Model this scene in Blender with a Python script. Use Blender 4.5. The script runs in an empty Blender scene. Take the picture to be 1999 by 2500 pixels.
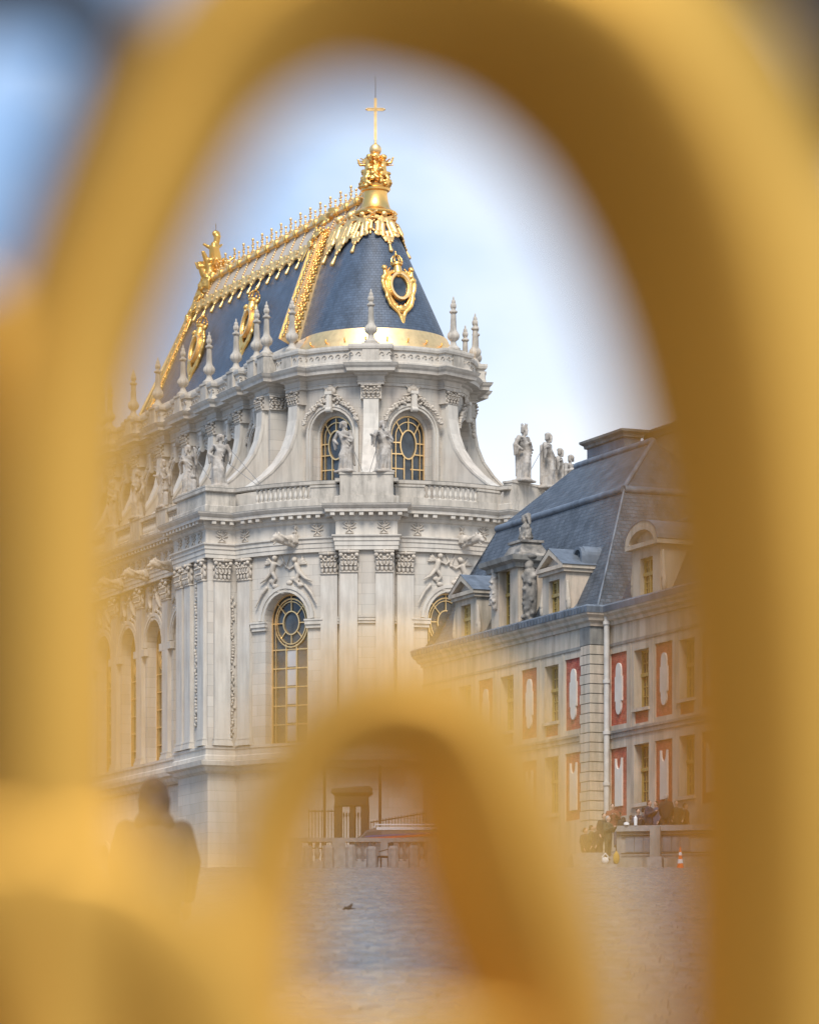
import bpy, bmesh, math, random
import numpy as np
from mathutils import Vector, Matrix, Euler
R = math.radians
PI = math.pi
rnd = random.Random(7)
sc = bpy.context.scene
col = sc.collection

# ------------------------------------------------------------------ camera, world, sun, exposure
F = 10000.0          # focal length in photograph pixels (1999 x 2500)
HX, HY = 1000.0, 2740.0   # principal column and eye-level row
def at(px, py, Y):
    return Vector(((px - HX) / F * Y, Y, (HY - py) / F * Y))
cam_d = bpy.data.cameras.new('camera')
cam = bpy.data.objects.new('camera', cam_d); col.objects.link(cam)
cam.location = (0, 0, 0); cam.rotation_euler = (R(90), 0, 0)
cam_d.sensor_fit = 'VERTICAL'; cam_d.sensor_height = 36.0; cam_d.sensor_width = 28.8
cam_d.lens = F / 2500.0 * 36.0
cam_d.shift_y = (HY - 1250.0) / 2500.0
cam_d.shift_x = 0.0
cam_d.clip_start = 0.05; cam_d.clip_end = 4000
cam_d.dof.use_dof = True; cam_d.dof.focus_distance = 240.0
cam_d.dof.aperture_fstop = cam_d.lens / 41.0
sc.camera = cam

SUN_EL, SUN_AZ = 50.0, 184.0    # azimuth measured clockwise from +Y
w = bpy.data.worlds.new('World'); sc.world = w; w.use_nodes = True
nt = w.node_tree; N = nt.nodes; L = nt.links
for n in list(N): N.remove(n)
def wn(t, **k):
    n = N.new(t)
    for a, b in k.items(): setattr(n, a, b)
    return n
out = wn('ShaderNodeOutputWorld'); bg = wn('ShaderNodeBackground'); L.new(bg.outputs[0], out.inputs[0])
bg.inputs[1].default_value = 0.088
sky = wn('ShaderNodeTexSky', sky_type='NISHITA', sun_disc=False)
sky.sun_elevation = R(SUN_EL); sky.sun_rotation = R(SUN_AZ); sky.air_density = 1.0; sky.dust_density = 0.6; sky.ozone_density = 2.0
tc = wn('ShaderNodeTexCoord')
mp = wn('ShaderNodeMapping'); mp.inputs['Location'].default_value = (0.35, 0.0, 0.12); mp.inputs['Scale'].default_value = (1.0, 1.0, 1.5)
L.new(tc.outputs['Generated'], mp.inputs[0])
n1 = wn('ShaderNodeTexNoise'); n1.inputs['Scale'].default_value = 6.5; n1.inputs['Detail'].default_value = 5; n1.inputs['Roughness'].default_value = 0.47
L.new(mp.outputs[0], n1.inputs['Vector'])
sep = wn('ShaderNodeSeparateXYZ'); L.new(tc.outputs['Generated'], sep.inputs[0])
# the cloud thickens to the right and towards the horizon, as in the part of the sky in view
m1 = wn('ShaderNodeMath', operation='MULTIPLY_ADD'); m1.inputs[1].default_value = 2.8; m1.inputs[2].default_value = 0.765; L.new(sep.outputs[0], m1.inputs[0])
m1c = wn('ShaderNodeClamp'); m1c.inputs['Min'].default_value = 0.10; m1c.inputs['Max'].default_value = 1.2; L.new(m1.outputs[0], m1c.inputs['Value'])
m2 = wn('ShaderNodeMath', operation='MULTIPLY_ADD'); m2.inputs[1].default_value = -1.9; L.new(sep.outputs[2], m2.inputs[0]); L.new(m1c.outputs[0], m2.inputs[2])
m2c = wn('ShaderNodeClamp'); m2c.inputs['Min'].default_value = 0.05; m2c.inputs['Max'].default_value = 0.85; L.new(m2.outputs[0], m2c.inputs['Value'])
m3 = wn('ShaderNodeMath', operation='MULTIPLY_ADD'); m3.inputs[1].default_value = 1.3; m3.inputs[2].default_value = -0.48; L.new(n1.outputs['Fac'], m3.inputs[0])
m4 = wn('ShaderNodeMath', operation='ADD', use_clamp=True); L.new(m2c.outputs[0], m4.inputs[0]); L.new(m3.outputs[0], m4.inputs[1])
ramp = wn('ShaderNodeValToRGB'); ramp.color_ramp.interpolation = 'EASE'
ramp.color_ramp.elements[0].position = 0.18; ramp.color_ramp.elements[0].color = (2.5, 4.0, 6.5, 1)
ramp.color_ramp.elements[1].position = 0.85; ramp.color_ramp.elements[1].color = (7.6, 7.7, 7.9, 1)
e = ramp.color_ramp.elements.new(0.52); e.color = (5.8, 6.5, 7.6, 1)
L.new(m4.outputs[0], ramp.inputs[0])
mix = wn('ShaderNodeMix', data_type='RGBA'); mix.inputs[0].default_value = 0.93
L.new(sky.outputs[0], mix.inputs[6]); L.new(ramp.outputs[0], mix.inputs[7])
L.new(mix.outputs[2], bg.inputs[0])

sd = bpy.data.lights.new('sun', 'SUN'); sun = bpy.data.objects.new('sun', sd); col.objects.link(sun)
sd.energy = 2.2; sd.angle = R(22); sd.color = (1.0, 0.94, 0.86)
def sun_dir(el, az):
    return Vector((math.sin(R(az)) * math.cos(R(el)), math.cos(R(az)) * math.cos(R(el)), math.sin(R(el))))
sun.rotation_euler = sun_dir(SUN_EL, SUN_AZ).to_track_quat('Z', 'Y').to_euler()
sc.view_settings.view_transform = 'Standard'; sc.view_settings.look = 'None'
sc.view_settings.gamma = 1.0; sc.view_settings.exposure = 0.82; sc.view_settings.use_curve_mapping = False
sc.cycles.use_denoising = True
try: sc.cycles.denoiser = 'OPENIMAGEDENOISE'
except Exception: pass
sc.cycles.sample_clamp_indirect = 3.0; sc.cycles.max_bounces = 6; sc.cycles.diffuse_bounces = 3; sc.cycles.glossy_bounces = 3

# ------------------------------------------------------------------ materials
MATS = {}
def mat(name, base, rough=0.7, metal=0.0, var=0.0, vscale=1.0, streak=0.0, bump=0.0, bscale=20.0, joints=None, jdark=0.7,
        c2=None, c2amt=0.0, c2scale=2.0, spec=0.5, rowtint=0.0, bdist=0.02, moss=0.0):
    m = bpy.data.materials.new(name); m.use_nodes = True
    t = m.node_tree; n = t.nodes; l = t.links
    b = n['Principled BSDF']
    b.inputs['Roughness'].default_value = rough; b.inputs['Metallic'].default_value = metal
    b.inputs['Specular IOR Level'].default_value = spec
    tcn = n.new('ShaderNodeTexCoord')
    cur = n.new('ShaderNodeRGB'); cur.outputs[0].default_value = (*base, 1); c = cur.outputs[0]
    def mul(c, fac_socket):
        x = n.new('ShaderNodeMix'); x.data_type = 'RGBA'; x.blend_type = 'MULTIPLY'; x.inputs[0].default_value = 1
        l.new(c, x.inputs[6]); l.new(fac_socket, x.inputs[7]); return x.outputs[2]
    def rng(sock, lo, hi, a=0.3, bb=0.7):
        x = n.new('ShaderNodeMapRange'); x.inputs[1].default_value = a; x.inputs[2].default_value = bb
        x.inputs[3].default_value = lo; x.inputs[4].default_value = hi; l.new(sock, x.inputs[0]); return x.outputs[0]
    def nz(scale, detail=4, vec=None, rough_=0.55):
        x = n.new('ShaderNodeTexNoise'); x.inputs['Scale'].default_value = scale; x.inputs['Detail'].default_value = detail
        x.inputs['Roughness'].default_value = rough_
        l.new(vec or tcn.outputs['Object'], x.inputs['Vector']); return x.outputs['Fac']
    if c2 is not None:
        x = n.new('ShaderNodeMix'); x.data_type = 'RGBA'
        l.new(rng(nz(c2scale, 5), 0, c2amt, 0.42, 0.62), x.inputs[0]); l.new(c, x.inputs[6]); x.inputs[7].default_value = (*c2, 1); c = x.outputs[2]
    if var: c = mul(c, rng(nz(vscale, 6), 1 - var, 1 + var * 0.5))
    if streak:
        mm = n.new('ShaderNodeMapping'); mm.inputs['Scale'].default_value = (1, 1, 0.12); l.new(tcn.outputs['Object'], mm.inputs[0])
        c = mul(c, rng(nz(2.2, 6, mm.outputs[0], 0.65), 1 - streak, 1.0, 0.36, 0.56))
    if moss:
        mm = n.new('ShaderNodeMapping'); mm.inputs['Scale'].default_value = (1, 1, 0.5); mm.inputs['Location'].default_value = (7, 3, 1); l.new(tcn.outputs['Object'], mm.inputs[0])
        x = n.new('ShaderNodeMix'); x.data_type = 'RGBA'
        l.new(rng(nz(1.3, 8, mm.outputs[0], 0.7), moss, 0, 0.36, 0.5), x.inputs[0]); l.new(c, x.inputs[6]); x.inputs[7].default_value = (0.06, 0.06, 0.05, 1); c = x.outputs[2]
    bsock = None
    if joints:
        kind, bw, rh, R0 = joints[:4]
        s = n.new('ShaderNodeSeparateXYZ'); l.new(tcn.outputs['Object'], s.inputs[0])
        if kind == 'arc':
            a = n.new('ShaderNodeMath'); a.operation = 'ARCTAN2'; l.new(s.outputs[1], a.inputs[0]); l.new(s.outputs[0], a.inputs[1])
            a2 = n.new('ShaderNodeMath'); a2.operation = 'MULTIPLY'; a2.inputs[1].default_value = R0; l.new(a.outputs[0], a2.inputs[0]); u = a2.outputs[0]
        else: u = s.outputs[{'x': 0, 'y': 1}[kind]]
        cb = n.new('ShaderNodeCombineXYZ'); l.new(u, cb.inputs[0]); l.new(s.outputs[2], cb.inputs[1])
        br = n.new('ShaderNodeTexBrick'); l.new(cb.outputs[0], br.inputs['Vector'])
        br.inputs['Scale'].default_value = 1; br.inputs['Brick Width'].default_value = bw; br.inputs['Row Height'].default_value = rh
        br.inputs['Mortar Size'].default_value = joints[4] if len(joints) > 4 else 0.012; br.inputs['Mortar Smooth'].default_value = 0.3
        t1 = 1 - rowtint
        br.inputs['Color1'].default_value = (1, 1, 1, 1); br.inputs['Color2'].default_value = (t1, t1, t1, 1); br.inputs['Mortar'].default_value = (jdark, jdark, jdark, 1)
        c = mul(c, br.outputs['Color']); bsock = br.outputs['Fac']
    l.new(c, b.inputs['Base Color'])
    if bump or bsock is not None:
        bp = n.new('ShaderNodeBump'); bp.inputs['Distance'].default_value = bdist; bp.inputs['Strength'].default_value = max(bump, 0.25)
        h = nz(bscale, 5)
        if bsock is not None:
            x = n.new('ShaderNodeMath'); x.operation = 'MULTIPLY_ADD'; x.inputs[1].default_value = -0.8; l.new(bsock, x.inputs[0]); l.new(h, x.inputs[2]); h = x.outputs[0]
        l.new(h, bp.inputs['Height']); l.new(bp.outputs[0], b.inputs['Normal'])
    MATS[name] = m; return m
ST = (0.60, 0.55, 0.475)
stone = mat('limestone', ST, 0.85, var=0.10, vscale=0.5, streak=0.2, bump=0.3, bscale=9, c2=(0.50, 0.40, 0.31), c2amt=0.3, c2scale=0.45)
stone_w = mat('limestone_weathered', (0.53, 0.475, 0.40), 0.9, var=0.15, vscale=0.9, streak=0.3, bump=0.4, bscale=9, moss=0.35)
stone_cap = mat('limestone_stained_top', (0.24, 0.225, 0.20), 0.9, var=0.3, vscale=2.0, bump=0.3, bscale=9)
ashlar = mat('ashlar_wall', ST, 0.85, var=0.10, vscale=0.5, streak=0.12, bump=0.3, bscale=9, joints=('x', 1.5, 0.62, 0, 0.014), jdark=0.68, rowtint=0.15, c2=(0.52, 0.42, 0.33), c2amt=0.3, c2scale=0.5)
ashlar_arc = mat('ashlar_apse', ST, 0.85, var=0.10, vscale=0.5, streak=0.12, bump=0.3, bscale=9, joints=('arc', 1.5, 0.62, 11.1, 0.014), jdark=0.68, rowtint=0.15, c2=(0.52, 0.42, 0.33), c2amt=0.3, c2scale=0.5)
ashlar_up = mat('ashlar_drum', ST, 0.85, var=0.10, vscale=0.6, streak=0.2, bump=0.3, bscale=9, joints=('arc', 1.3, 0.55, 5.6, 0.012), jdark=0.75, rowtint=0.10, c2=(0.52, 0.41, 0.32), c2amt=0.45, c2scale=0.6)
carved = mat('carved_stone', (0.52, 0.455, 0.375), 0.9, var=0.2, vscale=3.0, bump=0.5, bscale=14, bdist=0.03)
statue_m = mat('statue_stone', (0.50, 0.455, 0.40), 0.9, var=0.35, vscale=2.2, streak=0.4, bump=0.6, bscale=12, bdist=0.03, c2=(0.30, 0.24, 0.18), c2amt=0.6, c2scale=2.0)
dark_stone = mat('blackened_stone', (0.15, 0.14, 0.125), 0.95, var=0.4, vscale=3, bump=0.7, bscale=14, c2=(0.42, 0.37, 0.31), c2amt=0.8, c2scale=1.6)
gold = mat('gold_leaf', (0.95, 0.56, 0.17), 0.36, 1.0, var=0.12, vscale=3, bump=0.25, bscale=16, bdist=0.02)
gold_pale = mat('gold_leaf_pale', (0.98, 0.68, 0.33), 0.48, 1.0, var=0.15, vscale=3, bump=0.2, bscale=16)
gold_mid = mat('gold_leaf_matte', (0.97, 0.62, 0.25), 0.46, 1.0, var=0.15, vscale=3, bump=0.2, bscale=16)
lead = mat('gilded_lead_band', (0.60, 0.50, 0.38), 0.55, 0.3, var=0.15, vscale=2)
lead_g = mat('lead_roofing', (0.17, 0.19, 0.215), 0.5, 0.25, var=0.3, vscale=1.5, streak=0.35, bump=0.2, bscale=4)
slate = mat('slate_nave', (0.080, 0.110, 0.158), 0.50, var=0.25, vscale=0.6, streak=0.3, joints=('x', 0.28, 0.16, 0, 0.012), jdark=0.45, rowtint=0.25, bump=0.5, bdist=0.03)
slate_c = mat('slate_apse', (0.080, 0.111, 0.160), 0.48, var=0.25, vscale=0.6, streak=0.3, joints=('arc', 0.28, 0.16, 3.2, 0.012), jdark=0.45, rowtint=0.25, bump=0.5, bdist=0.03)
slate_b = mat('slate_mansard', (0.105, 0.12, 0.14), 0.6, var=0.35, vscale=0.8, streak=0.4, joints=('x', 0.26, 0.17, 0, 0.015), jdark=0.5, rowtint=0.3, bump=0.6, bdist=0.03)
slate_e = mat('slate_mansard_end', (0.105, 0.12, 0.14), 0.6, var=0.35, vscale=0.8, streak=0.4, joints=('y', 0.26, 0.17, 0, 0.015), jdark=0.5, rowtint=0.3, bump=0.6, bdist=0.03)
glass = mat('window_glass', (0.05, 0.062, 0.075), 0.08, 0.0, var=0.7, vscale=1.2, bump=0.25, bscale=1.2, bdist=0.08, spec=0.6)
dark = mat('dark_interior', (0.015, 0.017, 0.02), 0.8)
brick = mat('red_brick', (0.38, 0.07, 0.04), 0.85, var=0.3, vscale=3, joints=('x', 0.24, 0.075, 0, 0.008), jdark=1.25, rowtint=0.35, bump=0.3, c2=(0.55, 0.25, 0.15), c2amt=0.3, c2scale=5)
bstone = mat('facade_stone', (0.52, 0.445, 0.345), 0.88, var=0.2, vscale=0.8, streak=0.35, bump=0.4, bscale=9, c2=(0.52, 0.37, 0.27), c2amt=0.35, c2scale=0.8)
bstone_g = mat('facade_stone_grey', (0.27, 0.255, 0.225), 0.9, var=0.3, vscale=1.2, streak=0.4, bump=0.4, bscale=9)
plaster = mat('plaster_panel', (0.58, 0.53, 0.46), 0.9, var=0.12, vscale=1.5)
wood = mat('ochre_window_paint', (0.36, 0.25, 0.075), 0.5, var=0.2, vscale=4)
cobble = mat('cobblestone', (0.155, 0.145, 0.14), 0.62, var=0.4, vscale=3.5, bump=0.5, bscale=14, c2=(0.22, 0.20, 0.18), c2amt=0.7, c2scale=0.6, moss=0.3)
gravel = mat('cobble_joint', (0.05, 0.045, 0.04), 0.95, var=0.3, vscale=2)
pave_far = mat('far_paving', (0.17, 0.15, 0.135), 0.7, var=0.35, vscale=1.2, bump=0.6, bscale=5, bdist=0.05)
gate_gold = mat('gate_gilding', (0.80, 0.475, 0.105), 0.50, 1.0, var=0.06, vscale=8)
black_iron = mat('black_iron', (0.010, 0.010, 0.012), 0.7)
iron = mat('dark_iron', (0.035, 0.028, 0.022), 0.6)
granite = mat('granite', (0.26, 0.25, 0.24), 0.85, var=0.3, vscale=5, bump=0.4, bscale=20)
pipe_paint = mat('pipe_paint', (0.50, 0.46, 0.41), 0.6, var=0.2, vscale=2)
daylight_m = mat('pane_daylight', (0.42, 0.46, 0.52), 0.8, var=0.2, vscale=0.8)  # pale colour stands in for daylight seen through the window
white_paint = mat('white_paint', (0.75, 0.75, 0.74), 0.35)
grey_paint = mat('grey_paint', (0.13, 0.13, 0.13), 0.4)
blue_paint = mat('blue_paint', (0.03, 0.06, 0.22), 0.35)
red_paint = mat('red_paint', (0.55, 0.04, 0.02), 0.4)
orange_paint = mat('orange_plastic', (0.75, 0.10, 0.02), 0.45)
rubber = mat('rubber', (0.02, 0.02, 0.02), 0.8)
skin = mat('skin', (0.45, 0.27, 0.19), 0.6)
def cloth(name, c): return mat(name, c, 0.9, var=0.15, vscale=6, bump=0.2, bscale=30)
cl_black = cloth('black_cloth', (0.018, 0.018, 0.02)); cl_navy = cloth('navy_cloth', (0.02, 0.028, 0.05)); cl_grey = cloth('grey_cloth', (0.085, 0.08, 0.078))
cl_char = cloth('charcoal_hoodie', (0.034, 0.032, 0.036)); cl_orange = cloth('rust_cloth', (0.20, 0.06, 0.035)); cl_olive = cloth('olive_cloth', (0.05, 0.05, 0.03))
cl_denim = cloth('denim', (0.05, 0.07, 0.12)); cl_white = cloth('white_cloth', (0.6, 0.6, 0.58)); cl_ochre = cloth('ochre_cloth', (0.4, 0.25, 0.05))
hair_g = cloth('grey_hair', (0.35, 0.33, 0.31)); hair_d = cloth('dark_hair', (0.03, 0.02, 0.015)); hair_b = cloth('brown_hair', (0.10, 0.05, 0.025))

# ------------------------------------------------------------------ mesh helpers
ZO = [0.0]      # height of the current thing's base: all heights below are written in world metres
class MB:
    def __init__(s): s.v = []; s.f = []
    def add(s, vs, fs, T=None):
        o = len(s.v)
        if T is not None: vs = [T @ Vector(p) for p in vs]
        s.v += [tuple(p) for p in vs]; s.f += [tuple(i + o for i in f) for f in fs]; return s
    def box(s, x0, x1, y0, y1, z0, z1, T=None):
        return s.add([(x0, y0, z0), (x1, y0, z0), (x1, y1, z0), (x0, y1, z0), (x0, y0, z1), (x1, y0, z1), (x1, y1, z1), (x0, y1, z1)],
                     [(0, 3, 2, 1), (4, 5, 6, 7), (0, 1, 5, 4), (1, 2, 6, 5), (2, 3, 7, 6), (3, 0, 4, 7)], T)
    def lathe(s, prof, n=20, T=None, flute=0, fl=0.0, fz=(0, 0), ang=(0, 2 * PI)):
        full = abs(ang[1] - ang[0] - 2 * PI) < 1e-6; m = n if full else n + 1
        vs = []
        for (r, z) in prof:
            for i in range(m):
                a = ang[0] + (ang[1] - ang[0]) * i / n
                rr = r * (1 + fl * math.cos(flute * a)) if flute and fz[0] <= z <= fz[1] else r
                vs.append((rr * math.cos(a), rr * math.sin(a), z))
        fs = []
        for k in range(len(prof) - 1):
            for i in range(n):
                j = (i + 1) % m
                fs.append((k * m + i, k * m + j, (k + 1) * m + j, (k + 1) * m + i))
        if full: fs.append(tuple(range(m))[::-1]); fs.append(tuple((len(prof) - 1) * m + i for i in range(m)))
        return s.add(vs, fs, T)
    def tube(s, pts, r, n=8, closed=False):
        pts = [Vector(p) for p in pts]; k = len(pts); rs = r if isinstance(r, (list, tuple)) else [r] * k
        vs = []; up = Vector((0, 0, 1))
        for i, p in enumerate(pts):
            a = pts[(i - 1) % k] if (closed or i) else p; b = pts[(i + 1) % k] if (closed or i < k - 1) else p
            t = (b - a).normalized(); q = up if abs(t.dot(up)) < 0.95 else Vector((1, 0, 0))
            x = t.cross(q).normalized(); y = t.cross(x)
            for j in range(n):
                an = 2 * PI * j / n; vs.append(p + (x * math.cos(an) + y * math.sin(an)) * rs[i])
        fs = []
        for i in range(k if closed else k - 1):
            i2 = (i + 1) % k
            for j in range(n): fs.append((i * n + j, i * n + (j + 1) % n, i2 * n + (j + 1) % n, i2 * n + j))
        if not closed: fs.append(tuple(range(n))[::-1]); fs.append(tuple((k - 1) * n + j for j in range(n)))
        return s.add(vs, fs)
    def mesh(s, name, m, smooth=False):
        me = bpy.data.meshes.new(name); me.from_pydata(s.v, [], s.f); me.materials.append(m)
        bm = bmesh.new(); bm.from_mesh(me); bmesh.ops.recalc_face_normals(bm, faces=bm.faces); bm.to_mesh(me); bm.free()
        if smooth:
            me.polygons.foreach_set('use_smooth', [True] * len(me.polygons))
            if smooth != 'all':
                try: me.set_sharp_from_angle(angle=R(40))
                except Exception: pass
        me.update(); return me
    def build(s, name, m, parent=None, smooth=False, **props):
        s.v = [(x, y, z - ZO[0]) for x, y, z in s.v]
        me = s.mesh(name, m, smooth); return link(name, me, parent, **props)
def link(name, me, parent=None, M=None, **props):
    o = bpy.data.objects.new(name, me); col.objects.link(o)
    if parent is not None: o.parent = parent
    if M is not None: o.matrix_local = M
    for k, v in props.items(): o[k] = v
    return o
def place(name, me, parent, x, y, z, rz=0.0, sc_=1.0, **props):
    S = Matrix.Diagonal((*((sc_,) * 3 if not isinstance(sc_, tuple) else sc_), 1))
    return link(name, me, parent, Matrix.Translation((x, y, z - ZO[0])) @ Matrix.Rotation(rz, 4, 'Z') @ S, **props)
def thing(name, label, cat, loc=(0, 0, 0), rz=0.0, group=None):
    o = bpy.data.objects.new(name, None); col.objects.link(o); o.location = loc; o.rotation_euler = (0, 0, rz)
    o.empty_display_size = 0.2; o['label'] = label; o['category'] = cat
    if group: o['group'] = group
    return o
def copy_tree(o, parent=None):
    c = o.copy(); col.objects.link(c); c.parent = parent
    for ch in o.children: copy_tree(ch, c)
    return c

def off(pts, d, closed=False):
    """offset a plan path to the right of travel"""
    n = len(pts); res = []
    for i, p in enumerate(pts):
        ns = []
        for (a, b) in ((i - 1, i), (i, i + 1)):
            if not closed and (a < 0 or b >= n): continue
            q0, q1 = pts[a % n], pts[b % n]; dx, dy = q1[0] - q0[0], q1[1] - q0[1]; l = math.hypot(dx, dy)
            if l > 1e-9: ns.append((dy / l, -dx / l))
        if len(ns) == 1: nx, ny = ns[0]; k = 1
        else:
            nx, ny = ns[0][0] + ns[1][0], ns[0][1] + ns[1][1]; l = math.hypot(nx, ny) or 1; nx /= l; ny /= l
            k = 1 / max(0.35, nx * ns[0][0] + ny * ns[0][1])
        res.append((p[0] + nx * d * k, p[1] + ny * d * k))
    return res
def sweep(mb, pts, prof, closed=False, cap=True):
    rings = [[(x, y, z) for x, y in off(pts, o, closed)] for (o, z) in prof]
    n = len(pts); vs = [p for r_ in rings for p in r_]; fs = []
    for k in range(len(prof) - 1):
        for i in range(n if closed else n - 1):
            j = (i + 1) % n; fs.append((k * n + i, k * n + j, (k + 1) * n + j, (k + 1) * n + i))
    if cap and not closed and len(prof) > 2:
        fs.append(tuple(k * n for k in range(len(prof)))); fs.append(tuple(k * n + n - 1 for k in range(len(prof)))[::-1])
    return mb.add(vs, fs)
def arc(r, a0, a1, n=24):
    return [(r * math.cos(R(a0 + (a1 - a0) * i / n)), r * math.sin(R(a0 + (a1 - a0) * i / n))) for i in range(n + 1)]

# wall with an arched opening; m(u, d, z) -> local point (u along wall, d outward)
def arch_out(wd, zs, zsp, rise, n=14):
    p = [(-wd / 2, zs)]
    for i in range(n + 1):
        a = PI - PI * i / n; p.append((wd / 2 * math.cos(a), zsp + rise * math.sin(a)))
    p.append((wd / 2, zs)); return p
def wall_bay(mb, m, u0, u1, z0, z1, uc, outl, depth, nside=4):
    zs = outl[0][1]; uL = uc + outl[0][0]; uR = uc + outl[-1][0]
    def quad(a, b, c, d): mb.add([m(*a), m(*b), m(*c), m(*d)], [(0, 1, 2, 3)])
    for (a, b) in ((u0, uL), (uR, u1)):
        if b - a < 1e-4: continue
        for i in range(nside):
            p, q = a + (b - a) * i / nside, a + (b - a) * (i + 1) / nside; quad((p, 0, z0), (q, 0, z0), (q, 0, z1), (p, 0, z1))
    for i in range(nside):
        p, q = uL + (uR - uL) * i / nside, uL + (uR - uL) * (i + 1) / nside; quad((p, 0, z0), (q, 0, z0), (q, 0, zs), (p, 0, zs))
    for i in range(1, len(outl) - 2):
        a, b = outl[i], outl[i + 1]; quad((uc + a[0], 0, a[1]), (uc + b[0], 0, b[1]), (uc + b[0], 0, z1), (uc + a[0], 0, z1))
    k = len(outl)
    for i in range(k):
        a, b = outl[i], outl[(i + 1) % k]; quad((uc + a[0], 0, a[1]), (uc + b[0], 0, b[1]), (uc + b[0], -depth, b[1]), (uc + a[0], -depth, a[1]))
def off2(pts, o, closed=False):
    return off(pts, -o, closed)
def band2(mb, m, uc, pts, o0, o1, d0, d1, closed=False):
    A = off2(pts, o0, closed); B = off2(pts, o1, closed); n = len(pts); vs = []
    for (P, d) in ((A, d0), (A, d1), (B, d1), (B, d0)):
        vs += [m(uc + p[0], d, p[1]) for p in P]
    fs = []
    for i in range(n if closed else n - 1):
        j = (i + 1) % n
        for k in range(4):
            k2 = (k + 1) % 4; fs.append((k * n + i, k * n + j, k2 * n + j, k2 * n + i))
    if not closed: fs += [(0, n, 2 * n, 3 * n), (n - 1, 2 * n - 1, 3 * n - 1, 4 * n - 1)]
    return mb.add(vs, fs)
def pane_fill(mb, m, uc, outl, d):
    zs = outl[0][1]
    for i in range(1, len(outl) - 2):
        a, b = outl[i], outl[i + 1]
        mb.add([m(uc + a[0], d, zs), m(uc + b[0], d, zs), m(uc + b[0], d, b[1]), m(uc + a[0], d, a[1])], [(0, 1, 2, 3)])

# ------------------------------------------------------------------ sculpting: blobs fused by a voxel remesh
def _ico(sub):
    bm = bmesh.new(); bmesh.ops.create_icosphere(bm, subdivisions=sub, radius=1); v = [tuple(x.co) for x in bm.verts]; f = [tuple(y.index for y in x.verts) for x in bm.faces]; bm.free(); return v, f
ICO2 = _ico(2)
def ell(c, r, rot=(0, 0, 0)):
    if not isinstance(r, (tuple, list)): r = (r, r, r)
    return ('e', c, r, rot)
def cap(p0, p1, r0, r1=None): return ('c', p0, p1, r0, r0 if r1 is None else r1)
def blob_mb(blobs):
    mb = MB()
    for b in blobs:
        if b[0] == 'e':
            T = Matrix.Translation(b[1]) @ Euler(b[3]).to_matrix().to_4x4() @ Matrix.Diagonal((*b[2], 1)); mb.add(ICO2[0], ICO2[1], T)
        elif b[0] == 'b': mb.box(*b[1:])
        else:
            p0, p1 = Vector(b[1]), Vector(b[2])
            for p, r_ in ((p0, b[3]), (p1, b[4])): mb.add(ICO2[0], ICO2[1], Matrix.Translation(p) @ Matrix.Scale(r_, 4))
            if (p1 - p0).length > 1e-4: mb.tube([p0, p1], [b[3], b[4]], 12)
    return mb
def sculpt(name, blobs, m, voxel=0.05, smooth_it=0):
    mb = blob_mb(blobs); me0 = mb.mesh(name + '_src', m)
    o = bpy.data.objects.new('tmp', me0); col.objects.link(o)
    md = o.modifiers.new('r', 'REMESH'); md.mode = 'VOXEL'; md.voxel_size = voxel; md.use_smooth_shade = True
    if smooth_it: s = o.modifiers.new('s', 'SMOOTH'); s.iterations = smooth_it; s.factor = 0.5
    dg = bpy.context.evaluated_depsgraph_get(); me = bpy.data.meshes.new_from_object(o.evaluated_get(dg)); me.name = name
    me.materials.clear(); me.materials.append(m)
    bpy.data.objects.remove(o); bpy.data.meshes.remove(me0); return me

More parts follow.
